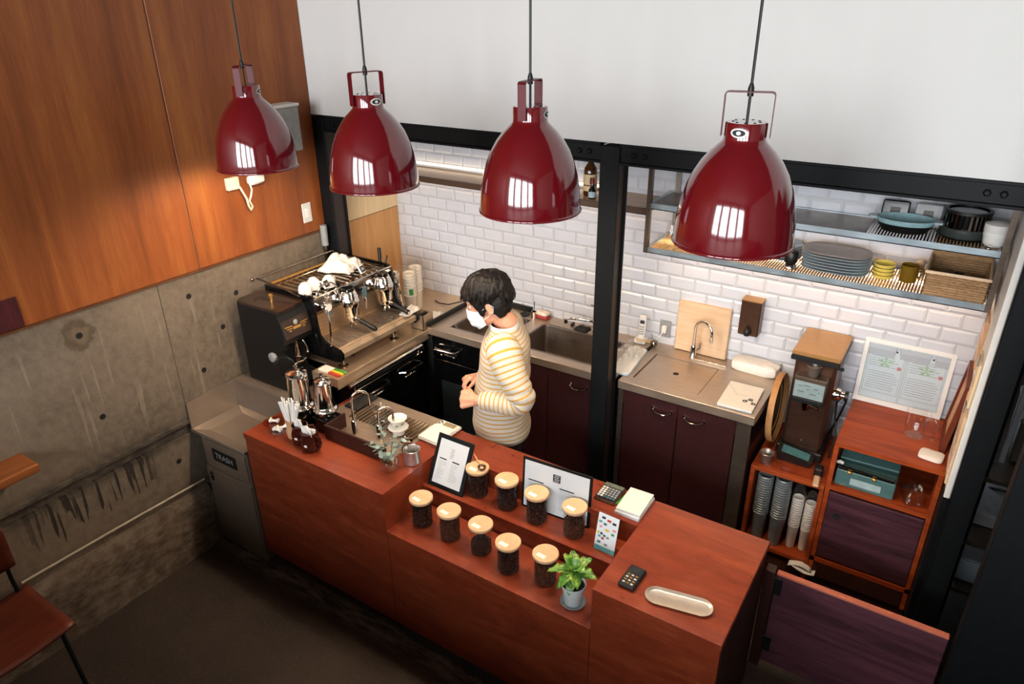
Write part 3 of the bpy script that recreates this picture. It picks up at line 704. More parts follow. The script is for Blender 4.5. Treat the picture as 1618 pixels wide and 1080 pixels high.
for k_, y in enumerate((.775, 1.055)):
    g = E_('group_head', MB().lathe([(0, 1.245), (.040, 1.245), (.047, 1.255), (.047, 1.30), (.055, 1.312), (.057, 1.345), (.050, 1.358), (.044, 1.385), (.036, 1.40), (0, 1.402)], 24, (.505, y, 0)), 'chrome')
    E_('group_cap', MB().lathe([(0, 1.402), (.030, 1.402), (.034, 1.41), (.03, 1.418), (0, 1.42)], 18, (.505, y, 0)).box(.455, .505, y+.05, y+.115, 1.36, 1.385, .008), 'black_gloss')
    E_('group_neck', MB().box(.44, .50, y-.038, y+.038, 1.305, 1.375, .01), 'chrome', False)
    pf = E_('portafilter', MB().lathe([(0, 1.205), (.012, 1.205), (.014, 1.222), (.036, 1.226), (.039, 1.246), (0, 1.246)], 20, (.505, y, 0)).tube([(.54, y, 1.238), (.57, y+.002, 1.230)], .010, 10).tube([(.505, y, 1.222), (.515, y-.018, 1.20), (.515, y-.022, 1.185)], .006, 8).tube([(.505, y, 1.222), (.515, y+.018, 1.20), (.515, y+.022, 1.185)], .006, 8), 'chrome')
    part('grip', MB().tube([(.567, y+.002, 1.232), (.58, y+.003, 1.227), (.61, y+.006, 1.217), (.65, y+.008, 1.205), (.672, y+.010, 1.198), (.676, y+.010, 1.197)], [.010, .013, .0115, .014, .016, .012], 12), 'black', em, True, True)
    part('grip_cap', MB().cyl((0, 0, 0), .010, .004, 14, M=T(.675, y+.010, 1.197) @ RY(1.85)), 'chrome', em, True, True)
    d = E_('display', MB().box(-.024, .024, -.006, .006, -.024, .024, .003, M=T(.425, y-.085, 1.448) @ RZ(PI/2+.15) @ RX(-.5)), 'white_plastic', False)
    M_ = T(.425, y-.085, 1.448) @ RZ(PI/2+.15) @ RX(-.5)
    part('screen', MB().box(-.018, .018, -.0075, -.006, -.018, .018, M=M_), 'black_gloss', em, False, True)
    part('digits', text_mb('25', .022, M_ @ T(0, -.0082, 0) @ RX(PI/2)), 'white_plastic', em, False, True)
    E_('drip_spout', MB().tube([(.47, y+.15, 1.30), (.48, y+.15, 1.27), (.48, y+.15, 1.235)], [.012, .012, .006], 10), 'chrome')
    E_('steam_paddle', MB().box(.463, .472, y-.145, y-.105, 1.29, 1.36, .003, M=None), 'blue_steel', False)
for y, s_ in ((.60, -1), (1.135, 1)):
    E_('steam_wand', MB().tube([(.47, y, 1.36), (.50, y+.01*s_, 1.37), (.53, y+.015*s_, 1.345), (.54, y+.018*s_, 1.27), (.545, y+.03*s_, 1.17)], .0055, 8), 'chrome')
E_('wand_arch', MB().tube([(.45, .585, 1.40)]+[(.46, .585+.075*(1-math.cos(a_)), 1.415+.055*math.sin(a_)) for a_ in (0, .5, 1, 1.57, 2.1, 2.6, 3.14)]+[(.48, .735, 1.34)], .006, 10), 'chrome')
E_('gauge', MB().lathe([(0, .0), (.027, .0), (.029, .012), (.025, .016), (0, .016)], 22, M=T(.462, .645, 1.335) @ RY(PI/2)), 'chrome')
E_('gauge_dial', MB().lathe([(0, .0165), (.022, .0165), (.022, .017), (0, .0172)], 22, M=T(.462, .645, 1.335) @ RY(PI/2)), 'ceramic')
E_('knob', MB().cyl((0, 0, 0), .018, .025, 16, M=T(.462, .655, 1.385) @ RY(PI/2)), 'chrome')
E_('lever', MB().tube([(.36, 1.19, 1.40), (.355, 1.20, 1.44), (.35, 1.205, 1.50)], [.006, .011, .011], 10), 'black')
E_('lever', MB().tube([(.39, 1.20, 1.39), (.395, 1.21, 1.43), (.39, 1.225, 1.45), (.38, 1.23, 1.43)], .005, 8), 'black')
E_('drain_pipe', MB().tube([(.42, .66, 1.085), (.45, .68, 1.05), (.55, .72, 1.035)], .010, 8), 'rubber')

def crumple(name, c, sx, sy, h, mat, label, cat, seed, rz=0., n=22, flat=.25):
    mb = MB()
    def fn(u, v):
        x, y = (2*u-1), (2*v-1); r_ = max(abs(x), abs(y))
        q = noise.noise((x*1.8+seed, y*1.8, seed*.7)); q2 = noise.noise((x*5+seed, y*5, 2.1)); q3 = noise.noise((x*1.1, y*1.1+seed, 5.5))
        z = h*((1-r_**2.2)*(flat+.55+.75*q+.16*q2)+.02)
        return (x*sx*(1+.25*q3)+q2*sx*.12, y*sy*(1+.25*q)+q3*sy*.14, max(.002, z))
    mb.quadgrid(fn, n, n)
    return solo(name, mb, mat, label, cat, c, rz, thick=.0025)
crumple('crumpled_towel', (.235, .985, 1.418), .115, .095, .075, 'cloth', 'crumpled white towel lying on top of the espresso machine', 'towel', 3.1, .3)
crumple('folded_rag', (.60, 1.165, 1.15), .035, .075, .03, 'cloth', 'white rag on the far end of the drip tray', 'cloth', 8.2, .1, 14)
crumple('dish_cloth', (.585, 1.42, HWG+.001), .05, .06, .025, 'cloth', 'beige cloth at the corner of the espresso worktop', 'cloth', 5.4, .4, 14)
# espresso cups upside down on the rack
cup_prof = [(.014, 0), (.036, 0), (.0375, .003), (.036, .03), (.030, .048), (.020, .056), (.019, .060), (.015, .060), (.014, .057), (0, .056)]
for i, (x, y, l_) in enumerate(((.375, .585, 'white espresso cup upside down at the near end of the machine top'), (.355, .665, 'white espresso cup upside down, middle of the three'), (.40, .735, 'white espresso cup upside down next to the first display'))):
    c = thing('espresso_cup', l_, 'cup', (x, y, 1.4165), i*1.3-.9, 'espresso cups on the machine')
    part('bowl', MB().lathe([(.030, 0)]+cup_prof[1:], 22), 'ceramic', c)
    part('handle', MB().tube([(.035, 0, .014), (.052, 0, .016), (.056, 0, .028), (.048, 0, .040), (.030, 0, .042)], .004, 8), 'ceramic', c)
kb = thing('knock_box', 'small steel knock box with black bar at the machine end', 'knock box', (.61, 1.245, HWG))
part('box', MB().box(.565, .660, 1.205, 1.30, HWG, HWG+.004).box(.565, .569, 1.205, 1.30, HWG, 1.115).box(.656, .660, 1.205, 1.30, HWG, 1.115).box(.565, .66, 1.205, 1.209, HWG, 1.115).box(.565, .66, 1.296, 1.30, HWG, 1.115), 'stainless_y', kb, False, True)
part('liner', MB().box(.5695, .6555, 1.2095, 1.2955, HWG+.004, 1.07), 'black', kb, False, True)
part('bar', MB().tube([(.612, 1.205, 1.10), (.612, 1.30, 1.10)], .009, 10), 'rubber', kb, True, True)
part('hook', MB().tube([(.60, 1.205, 1.09), (.605, 1.195, 1.12), (.612, 1.20, 1.135), (.62, 1.21, 1.12)], .004, 8), 'black', kb, True, True)
# paper cup sleeves in plastic
def sleeve(name, x, y, z, r, h, n, mat, label, group, film='film', rz=0.):
    t_ = thing(name, label, 'cup stack', (x, y, z), rz, group)
    pr = [(0, 0), (r*.72, 0)]
    for i in range(n):
        z0 = h*.42+h*.58*i/n; pr += [(r*.93, z0), (r, z0+.004), (r, z0+.008), (r*.94, z0+.010)]
    pr += [(r*.9, h), (r*.8, h-.01), (0, h-.02)]
    part('cups', MB().lathe(pr, 24), mat, t_)
    fr_ = [(r*.76, .0), (r*1.04, h*.42), (r*1.07, h*.8), (r*1.05, h*1.0), (r*1.25, h*1.12), (r*.9, h*1.2)]
    if film:
        m_ = MB().lathe(fr_, 18)
        m_.v = [Vector((p.x*(1+.10*noise.noise((p.x*40, p.y*40, p.z*25))), p.y*(1+.10*noise.noise((p.y*40, p.x*40, p.z*25))), p.z)) for p in m_.v]
        part('plastic_bag', m_, film, t_)
    return t_
plain('cup_white', '#efe9df', .6, var=.03)
for x, y, h_, l_ in ((.315, 1.345, .27, 'tall stack of white paper cups in plastic behind the machine, nearest it'), (.40, 1.40, .27, 'tall stack of white paper cups with green mark'), (.375, 1.49, .28, 'tall stack of white paper cups against the tiles')):
    st = sleeve('paper_cup_stack', x, y, HWG+.001, .043, h_, 8, 'cup_white', l_, 'paper cup stacks', 'bag')
    if 'green' in l_:
        mm = MB(); R_ = .0445
        mm.add([(R_*math.cos(a_), R_*math.sin(a_), z) for z in (.13, .17) for a_ in (-1.0, -.85, -.7, -.55, -.4)], [(i, i+1, i+6, i+5) for i in range(4)]); part('green_mark', mm, 'green', st, True)
mb = MB().tube([(.42, 1.62, HWG+.008), (.47, 1.60, HWG+.006), (.55, 1.60, HWG+.012), (.62, 1.66, HWG+.03), (.70, 1.72, 1.08), (.76, 1.765, 1.13)], .004, 6)
solo('power_cable', mb, 'black', 'black power cable trailing over the corner of the worktop', 'cable')
w = thing('wall_outlet', 'beige wall socket on the tiles behind the barista', 'outlet', (.76, YT-.01, 1.15))
part('plate', MB().box(.72, .79, YT-.016, YT-.009, 1.10, 1.215, .002), 'beige', w, False, True)
part('socket', MB().box(.742, .768, YT-.018, YT-.016, 1.14, 1.18, .001), 'white_plastic', w, False, True)

# ------------------------------------------------------------------ black espresso grinder
gr = thing('espresso_grinder', 'tall black espresso grinder with winged gold emblem beside the espresso machine', 'coffee grinder', (.27, .45, .92))
G_ = lambda n, mb, mat, sm=False, **k: part(n, mb, mat, gr, sm, True, **k)
gp = [(.085, .925), (.455, .925), (.462, .95), (.452, .985), (.36, 1.0), (.355, 1.14), (.372, 1.175), (.425, 1.205), (.438, 1.25), (.418, 1.33), (.395, 1.385), (.085, 1.385)]
G_('body', MB().prism(gp, .355, .545, M=XZ), 'black')
lidp = [(.105, .345), (.30, .345), (.425, .352), (.432, .36), (.408, .53), (.395, .541), (.22, .542), (.12, .535), (.088, .50), (.085, .38)]
G_('lid', MB().prism(lidp, 1.386, 1.402), plain('lid_brown', '#2c201b', .22, coat=.3))
G_('lid_knob', MB().lathe([(0, 1.402), (.008, 1.402), (.007, 1.42), (.012, 1.43), (.011, 1.44), (0, 1.443)], 14, (.27, .44, 0)), 'gold', True)
fM = T(.4285, .45, 1.29) @ RZ(PI/2) @ RX(-.245)
G_('face_plate', MB().box(-.088, .088, -.003, .003, -.055, .05, .002, M=fM), plain('face_brown', '#3a2d27', .25, .3))
em_ = MB()
for s_ in (-1, 1):
    for i in range(3):
        x0 = s_*(.028+.004*i); x1 = s_*(.078-.012*i); em_.box(x0, x1, -.0045, -.003, .004-.012*i, .009-.012*i, M=fM @ RY(-.06*s_))
G_('wing_emblem', em_.box(-.026, .026, -.0045, -.003, -.012, .002, M=fM), 'gold')
G_('crest', MB().lathe([(0, 0), (.014, 0), (.010, .0015), (0, .002)], 18, M=fM @ T(0, -.003, .022) @ RX(PI/2)), 'grey_plastic', True)
G_('spout', MB().lathe([(0, 1.07), (.012, 1.07), (.018, 1.10), (.022, 1.20), (0, 1.20)], 16, (.398, .45, 0)), 'chrome_dark', True)
G_('portafilter_fork', MB().tube([(.36, .42, 1.09), (.43, .42, 1.085), (.435, .45, 1.085), (.43, .48, 1.085), (.36, .48, 1.09)], .006, 8).box(.36, .40, .43, .47, 1.035, 1.065, .004), 'chrome', True)
G_('lever', MB().tube([(.40, .50, 1.18), (.42, .505, 1.14), (.415, .51, 1.11)], [.004, .006, .010], 10), 'chrome', True)
G_('dose_dial', MB().lathe([(0, 0), (.035, 0), (.035, .012), (.028, .02), (0, .02)], 20, M=T(.335, .352, 1.11) @ RX(PI/2)), 'rubber', True)
G_('dial_ring', MB().lathe([(.016, .0), (.026, .012), (.026, .024), (.018, .028), (0, .028)], 20, M=T(.345, .348, 1.13) @ RX(PI/2)), 'grey_plastic', True)
G_('dust_tray', MB().box(.36, .462, .365, .535, .945, .965, .003), 'black_gloss')
w = thing('tea_packet', 'colourful striped packet lying in front of the espresso machine', 'packet', (.60, .535, HWG))
for i, c_ in enumerate(('red', 'yellow', 'green')):
    part('stripe', MB().box(.575, .66, .492+i*.02, .511+i*.02, HWG+.0005, HWG+.012, .002), c_, w, False, True)
part('wrapper', MB().box(.50, .574, .492, .552, HWG+.0005, HWG+.012, .002), 'cloth', w, False, True)
solo('bar_mat', MB().box(.705, .80, .465, .63, H+.002, H+.012, .003), 'rubber', 'black rubber mat on the counter below the espresso worktop', 'mat')

# ------------------------------------------------------------------ wooden shelf over the sink, with light strip
ZSL = 1.868
sh = thing('wall_shelf', 'long thin wooden shelf with light strip on the white tiles', 'shelf', (.85, 1.64, ZSL))
part('board', MB().box(.012, 1.945, 1.50, YT-.009, ZSL, ZSL+.022, .002), wood('shelf_wood', '#b98a58', '#d8ac7a', 'x', .22, .8), sh, False, True)
part('front_edge', MB().box(.012, 1.945, 1.492, 1.50, ZSL-.012, ZSL+.023, .001), plain('shelf_edge', '#4a3427', .45), sh, False, True)
part('light_strip', MB().box(.03, 1.93, 1.735, 1.757, ZSL-.010, ZSL-.001), 'led', sh, False, True)
ll = thing('shelf_glow_tube', 'slim glowing tube added for the bright reflection along the shelf above the sink', 'light', (.85, 1.73, ZSL+.022))  # added emissive tube, stands in for the bright reflection along the shelf top
part('glow_base', MB().box(.10, 1.60, 1.725, 1.760, ZSL+.0225, ZSL+.034, .003), 'white_plastic', ll, False, True)
part('glow_bar', MB().tube([(.11, 1.742, ZSL+.040), (1.59, 1.742, ZSL+.040)], .009, 10), emit('shelf_reflection_glow', '#ffe2bd', LED*.35), ll, True, True)
# bottles
b = thing('whisky_bottle', 'amber glass bottle with green cap and cream label', 'bottle', (1.56, 1.60, ZSL+.0225))
part('glass', MB().lathe([(0, 0), (.034, 0), (.036, .006), (.036, .12), (.033, .145), (.018, .168), (.013, .178), (.013, .20), (0, .20)], 24), plain('amber_glass', '#3c2206', .08, spec=.7), b)
part('cap', MB().lathe([(0, .20), (.0155, .195), (.0155, .222), (.014, .226), (0, .226)], 18), plain('cap_green', '#5fae1c', .35), b)
part('label', MB().lathe([(.0366, .028), (.0366, .115)], 24), plain('label_cream', '#c9b48a', .7), b)
part('emblem', MB().add([(.0372*math.cos(a_), .0372*math.sin(a_), z) for z in (.065, .10) for a_ in (-1.15, -.95, -.75)], [(0, 1, 4, 3), (1, 2, 5, 4)]), 'ink', b)
part('label_band', MB().lathe([(.037, .055), (.037, .061)], 24), 'frame_wood', b)
b = thing('small_bottle', 'small dark bottle with red top and blue label next to the whisky', 'bottle', (1.605, 1.54, ZSL+.0225))
part('glass', MB().lathe([(0, 0), (.020, 0), (.021, .005), (.021, .045), (.009, .062), (.008, .085), (0, .085)], 20), 'black_gloss', b)
part('cap', MB().lathe([(0, .085), (.010, .080), (.010, .105), (0, .107)], 16), plain('cap_red', '#7d1c1e', .4), b)
part('label', MB().lathe([(.0216, .008), (.0216, .038)], 20), plain('label_blue', '#9fb2bf', .6), b)

# ------------------------------------------------------------------ steel rack with crockery
ZR0, ZR1, YR = 1.700, 1.925, 1.45
RX0, RX1 = 1.952, 3.458
rk = thing('steel_rack', 'two-tier stainless wall rack with slatted shelves', 'rack', (2.7, 1.6, ZR0))
brushed('rack_steel', '#a3afb5', .34, 'x')
R_ = lambda n, mb, mat='rack_steel', sm=False, **k: part(n, mb, mat, rk, sm, True, **k)
for z, nm in ((ZR0, 'lower'), (ZR1, 'upper')):
    R_('front_rail', MB().box(RX0, RX1, YR, YR+.004, z-.022, z+.008).box(RX0, RX1, YR, YR+.03, z-.022, z-.018))
    R_('back_rail', MB().box(RX0, RX1, YT-.03, YT-.012, z-.022, z+.004))
    R_('end_rail', MB().box(RX0, RX0+.02, YR, YT-.012, z-.022, z+.002)); R_('end_rail', MB().box(RX1-.02, RX1, YR, YT-.012, z-.022, z+.002))
    sl = MB(); n = 118
    for i in range(n):
        x = RX0+.025+(RX1-RX0-.05)*i/n
        if z == ZR1 and x < 2.95: continue
        sl.box(x, x+.0068, YR+.005, YT-.03, z-.004, z+.001)
    R_('slats', sl, 'gold' if z == ZR0 else 'chrome_dark', kind='stuff')
R_('shelf_plate', MB().box(RX0+.02, 2.44, YR+.005, YT-.03, ZR1-.004, ZR1+.001), 'dark_stainless')
R_('shelf_plate', MB().box(2.446, 2.945, YR+.005, YT-.03, ZR1-.004, ZR1+.001), 'dark_stainless')
for x in (RX0, RX1-.022):
    R_('upright', MB().box(x, x+.022, YR-.004, YR+.018, ZR0-.022, ZBB+.02), 'dark_stainless')
    R_('upright', MB().box(x+.03, x+.055, YT-.035, YT-.012, ZR0-.022, ZBB+.1), 'stainless_z')
R_('light_strip', MB().box(RX0+.05, RX1-.03, 1.69, 1.722, ZR0-.036, ZR0-.024), emit('led_rack', '#ffdcb4', LED*1.6))
ZA, ZB2 = ZR0+.0015, ZR1+.0015
# tumbler upside down
solo('drinking_glass', MB().lathe([(.042, 0), (.043, .002), (.036, .05), (.029, .10), (.027, .108), (0, .109)], 22), 'clear2', 'clear tumbler upside down at the left end of the rack', 'glass', (2.05, 1.575, ZA))
# plates
def plate_me(rx, ry, pw, nm, h=.014):
    m_ = MB(); seg = 40
    def sup(r_, z):
        out = []
        for i in range(seg):
            a_ = 2*PI*i/seg; c_, s_ = math.cos(a_), math.sin(a_)
            k_ = (abs(c_)**pw+abs(s_)**pw)**(-1/pw); out.append((rx*r_*k_*c_, ry*r_*k_*s_, z))
        return out
    m_.rings([sup(.55, 0), sup(.70, .001), sup(.97, h-.004), sup(1, h-.001), sup(.985, h), sup(.72, h-.006), sup(.58, h-.008)]); me = m_.mesh(nm, True, 50); return me
pm = plate_me(.145, .10, 3.2, 'plate'); pm.materials.append(MATS['plate_grey'])
top_me = plate_me(.145, .10, 3.2, 'plate'); top_me.materials.append(MATS['plate_lit'])  # top plate: lit look put into a lighter, warmer copy of the grey
pos = ['bottom', 'second', 'third', 'fourth', 'fifth', 'sixth', 'top']
for i in range(7):
    o = mk('dinner_plate', top_me if i == 6 else pm, None, None, (2.835+.003*noise.noise((i*3.1, 0, 0)), 1.60, ZA+i*.0135))
    o.rotation_euler.z = -.04+.05*noise.noise((i*2.7, 1, 0))
    tag(o, 'grey rounded-square plate, %s of the stack of seven on the rack' % pos[i] if i not in (0, 6) else 'grey rounded-square plate at the %s of the stack of seven' % pos[i], 'plate', 'stacked grey plates')
rp = plate_me(.085, .085, 2, 'plate', .012); rp.materials.append(MATS['plate_grey'])
for i in range(6):
    o = mk('side_plate', rp, None, None, (2.585, 1.66, ZA+i*.0125))
    tag(o, 'small round grey plate in the pile half hidden by the largest lamp', 'plate', 'small round plates behind the lamp')
b = thing('black_tamper', 'black tamper with chrome foot at the front of the rack', 'tamper', (2.655, 1.515, ZA))
part('foot', MB().lathe([(0, 0), (.026, 0), (.029, .006), (.026, .018), (.018, .026), (0, .026)], 22), 'chrome', b)
part('grip', MB().lathe([(0, .024), (.024, .026), (.029, .034), (.029, .078), (.024, .084), (0, .085)], 22), 'black', b)
bowl_me = MB().lathe([(0, 0), (.032, 0), (.043, .007), (.046, .018), (.047, .020), (.045, .020), (.040, .010), (.030, .004), (0, .004)], 26).mesh('glass_bowl', True, 50); bowl_me.materials.append(MATS['yellow_glass'])
for i in range(4):
    o = mk('glass_bowl', bowl_me, None, None, (3.035, 1.60, ZA+i*.0165))
    tag(o, 'yellow glass bowl, %s in its stack of four beside the brown mug' % ('lowest', 'second lowest', 'second highest', 'highest')[i], 'bowl', 'yellow glass bowls')
b = thing('brown_mug', 'brown glass mug beside the yellow bowls', 'mug', (3.135, 1.61, ZA), .3)
part('body', MB().lathe([(0, 0), (.033, 0), (.036, .004), (.036, .074), (.034, .076), (.032, .074), (.032, .006), (0, .006)], 24), 'olive_glass', b)
part('handle', MB().tube([(.034, 0, .060), (.052, 0, .060), (.058, 0, .042), (.052, 0, .022), (.034, 0, .018)], .005, 8), 'olive_glass', b)
b = thing('wooden_spoon_rest', 'light wooden scoop behind the brown mug', 'scoop', (3.165, 1.69, ZA), .5)
part('bowl', MB().ell((0, 0, .055), (.022, .012, .03)), 'light_board', b); part('stem', MB().tube([(0, 0, 0), (0, 0, .04)], .006, 8), 'light_board', b)
# wicker basket: woven band geometry
bk = thing('wicker_basket', 'square woven wicker basket at the right end of the rack', 'basket', (3.325, 1.60, ZA))
def weave(x0, x1, y0, y1, z0, z1, rows, sp):
    m_ = MB()
    per = [((x0, y0), (x1, y0), (0, -1)), ((x1, y0), (x1, y1), (1, 0)), ((x1, y1), (x0, y1), (0, 1)), ((x0, y1), (x0, y0), (-1, 0))]
    for r_ in range(rows):
        z = z0+(z1-z0)*(r_+.5)/rows
        for si, (p, q, nrm) in enumerate(per):
            L = math.hypot(q[0]-p[0], q[1]-p[1]); n = max(4, int(L/sp)); pts = []
            for i in range(n+1):
                t_ = i/n; o_ = .0035*(1 if (i+r_) % 2 else -1); pts.append((p[0]+(q[0]-p[0])*t_+nrm[0]*o_, p[1]+(q[1]-p[1])*t_+nrm[1]*o_, z))
            m_.tube(pts, (z1-z0)/rows*.52, 4, False)
    return m_
wood('wicker', '#8a6847', '#cba880', 'x', .6, 6)
part('woven_sides', weave(3.208, 3.427, 1.478, 1.752, ZA+.002, ZA+.098, 9, .016), 'wicker', bk, True, True, kind='stuff')
part('floor_panel', MB().box(3.205, 3.43, 1.475, 1.755, ZA, ZA+.006), 'wicker', bk, False, True)
part('rim', MB().tube([(3.203, 1.473, ZA+.10), (3.432, 1.473, ZA+.10), (3.432, 1.757, ZA+.10), (3.203, 1.757, ZA+.10)], .007, 8, closed=True), 'light_board', bk, True, True)
part('woven_lid', weave(3.208, 3.427, 1.737, 1.752, ZA+.10, ZA+.185, 8, .016), 'wicker', bk, True, True, kind='stuff')
part('knob', MB().lathe([(0, 0), (.022, .0), (.026, .010), (.018, .020), (0, .023)], 18, (3.32, 1.60, ZA+.06)), 'black_gloss', bk, True, True)
# upper tier
b = thing('gratin_dish', 'oval teal enamel dish with two ear handles on the upper rack', 'dish', (3.075, 1.60, ZB2), .05)
part('body', MB().lathe([(0, .012), (.085, .012), (.10, .02), (.118, .052), (.118, .056), (.113, .056), (.094, .024), (0, .020)], 36, sx=1.0, sy=.72), 'dutch_teal', b)
part('base', MB().lathe([(0, 0), (.088, 0), (.0985, .016), (.108, .034)], 36, sx=1.0, sy=.72), 'black', b)
for s_ in (-1, 1): part('ear_handle', MB().prism([(s_*.11, -.028), (s_*.138, -.022), (s_*.147, 0), (s_*.138, .022), (s_*.11, .028)], .045, .054), 'plate_grey', b)
b = thing('steamer_pot', 'dark steel pot with ribbed insert on the upper rack', 'pot', (3.295, 1.63, ZB2))
part('body', MB().lathe([(0, 0), (.085, 0), (.09, .006), (.09, .042), (.088, .044), (0, .044)], 32), plain('pot_grey', '#4b524f', .35, .5), b)
part('saucer', MB().lathe([(0, .001), (.094, .001), (.10, .008), (.096, .009), (0, .004)], 32), 'black', b)
for i in range(30):
    a_ = 2*PI*i/30; part('rib', MB().box(-.0045, .0045, -.003, .003, .044, .105, M=RZ(a_) @ T(0, -.083, 0)), 'chrome_dark', b, False)
part('core', MB().lathe([(0, .044), (.076, .044), (.076, .11), (0, .11)], 28), 'black_gloss', b)
part('rim', MB().lathe([(.074, .105), (.088, .105), (.088, .116), (.074, .116)], 32), 'black', b)
b = thing('white_bowl', 'white rounded cup standing by the ribbed pot', 'cup', (3.405, 1.545, ZB2))
part('body', MB().lathe([(0, 0), (.03, 0), (.040, .012), (.043, .04), (.045, .043), (.043, .085), (.040, .088), (0, .088)], 26), 'ceramic', b)
part('lid', MB().lathe([(.0445, .06), (.046, .062), (.046, .09), (.03, .096), (0, .098)], 26), 'white_plastic', b)
for i, (x, c_, l_) in enumerate(((3.02, 'black_gloss', 'dark flat tin leaning on the tiles above the rack'), (3.15, 'grey_plastic', 'grey flat tin leaning on the tiles above the rack'))):
    b = thing('flat_tin', l_, 'tin', (x, 1.70, ZB2))
    part('case', MB().box(-.055, .055, -.012, .012, 0, .10, .006, M=RX(-.25) ), c_, b, False)
    part('label', MB().box(-.02, .02, -.0135, -.012, .04, .07, .001, M=RX(-.25)), plain('tin_label', '#4c453d', .5), b, False)
solo('ladle', MB().tube([(3.395, 1.47, ZB2+.004), (3.41, 1.53, ZB2+.012), (3.425, 1.60, ZB2+.03)], .005, 8).ell((3.39, 1.462, ZB2+.012), (.012, .016, .008)), 'chrome', 'steel ladle lying at the right end of the upper rack', 'ladle')

# ------------------------------------------------------------------ on the back counter
def goose(name, label, x, y, z, h, reach, ang, r=.009, base_r=.02, lever=True, mat='chrome'):
    t_ = thing(name, label, 'tap', (x, y, z), ang)
    part('base', MB().lathe([(0, 0), (base_r*1.25, 0), (base_r*1.25, .006), (base_r, .012), (base_r, .07), (r*1.4, .08), (0, .08)], 18), mat, t_)
    rad = reach/2; top = h-rad
    pts = [(0, 0, .07), (0, 0, top*.6), (0, 0, top)]+[(rad-rad*math.cos(a_), 0, top+rad*math.sin(a_)) for a_ in [PI*i/10 for i in range(1, 10)]]+[(reach, 0, top-.005), (reach, 0, top-.03)]
    part('spout', MB().tube(pts, r, 12), mat, t_)
    part('nozzle', MB().lathe([(0, -.012), (r*1.25, -.012), (r*1.25, .012), (0, .012)], 12, (reach, 0, top-.035)), mat, t_)
    if lever: part('lever', MB().tube([(0, base_r*.8, .05), (.01, base_r*2.2, .052), (.015, base_r*2.6, .085)], [.009, .008, .004], 10), mat, t_)
    return t_
goose('goose_tap', 'tall curved chrome tap in front of the chopping board', 2.194, 1.68, HB+.001, .235, .11, -.35, .008, .016)
solo('splash_strip', MB().box(2.20, 2.39, 1.660, 1.668, HB+.0005, HB+.010, .002), 'chrome', 'narrow steel strip behind the drainer', 'strip')
cbM = T(2.21, YT-.012, HB+.001) @ RX(-.06)
solo('chopping_board', MB().box(-.147, .147, -.030, 0, 0, .292, .004, M=RX(-.03)), 'light_board', 'square light wooden chopping board leaning on the tiles', 'chopping board', (2.21, YT-.014, HB+.002))
b = thing('soap_dispenser', 'bronze wall soap dispenser with black pump on the tiles', 'soap dispenser', (2.465, YT-.009, 1.235))
part('case', MB().box(-.052, .052, -.075, 0, .0, .195, .005), 'bronze', b, False)
part('top_cap', MB().box(-.053, .053, -.076, 0, .190, .198, .003), 'bronze_top', b, False)
part('pump', MB().lathe([(0, -.012), (.014, -.012), (.018, 0), (.018, .016), (.012, .026), (.007, .028), (.007, .04), (0, .04)], 16, (0, -.09, .02)), 'black', b)
b = thing('wall_socket', 'square grey socket plate with white plug on the tiles', 'outlet', (1.99, YT-.009, 1.135))
part('plate', MB().box(-.034, .034, -.006, 0, -.052, .052, .003), 'grey_plastic', b, False)
part('plug', MB().box(-.014, .014, -.03, -.006, -.02, .025, .004), 'white_plastic', b, False)
part('cord', MB().tube([(0, -.03, 0), (-.012, -.04, -.03), (-.03, -.04, -.06), (-.08, -.045, -.075), (-.12, -.06, -.09)], .003, 6), 'white_plastic', b)
b = thing('cordless_phone', 'white cordless handset standing in its cradle', 'phone', (1.868, 1.715, HB+.001), .1)
part('cradle', MB().box(-.035, .035, -.03, .03, 0, .028, .006), 'white_plastic', b, False)
ph = part('handset', MB().box(-.021, .021, -.009, .009, .02, .165, .006, M=RX(-.12)), 'white_plastic', b, False)
part('screen', MB().box(-.013, .013, -.0100, -.009, .115, .135, M=RX(-.12)), 'ink', ph, False)
for r_ in range(4):
    for c_ in range(3): part('key', MB().box(-.014+c_*.010, -.007+c_*.010, -.0100, -.009, .05+r_*.014, .058+r_*.014, M=RX(-.12)), 'ink_grey', ph, False)
tt = thing('glass_tray', 'white draining tray with small glasses beside the middle post', 'tray', (1.915, 1.44, HB+.0005), .10)
poly = []
for cx, cy, a0 in ((.035, .17, 0), (-.035, .17, PI/2), (-.035, -.135, PI), (.035, -.135, 1.5*PI)):
    poly += [(cx+.02*math.cos(a0+PI/2*i/4), cy+.02*math.sin(a0+PI/2*i/4)) for i in range(5)]
part('base', MB().prism(poly, 0, .006), plain('tray_blue', '#9db4c4', .3), tt, False)
part('mat', MB().prism([(x*.93, y*.97) for x, y in poly], .006, .011), 'white_plastic', tt, False)
for i, (x, y, kx, l_) in enumerate(((1.885, 1.52, 1, 'small glass with cut stem at the back of the tray'), (1.935, 1.53, 1, 'small stemmed glass at the back right of the tray'), (1.895, 1.45, .9, 'small glass in the middle of the tray'), (1.95, 1.47, .9, 'small glass at the right side of the tray'), (1.885, 1.385, .8, 'small glass near the front of the tray by the post'))):
    solo('small_glass', MB().lathe([(.026, 0), (.027, .002), (.022, .035), (.012, .05), (.008, .056), (.008, .07), (.018, .078), (.018, .082), (0, .082)], 18), 'clear2', l_, 'glass', (x, y, HB+.012), 0, 'small glasses on the tray')
b = thing('tea_strainer', 'small round strainer lying behind the glasses', 'strainer', (1.955, 1.70, HB+.0005), .4)
part('bowl', MB().ell((0, 0, .022), (.022, .022, .022), 14, 8), 'chrome_dark', b); part('handle', MB().tube([(-.02, 0, .026), (-.10, .02, .03)], .004, 8), 'gold', b)
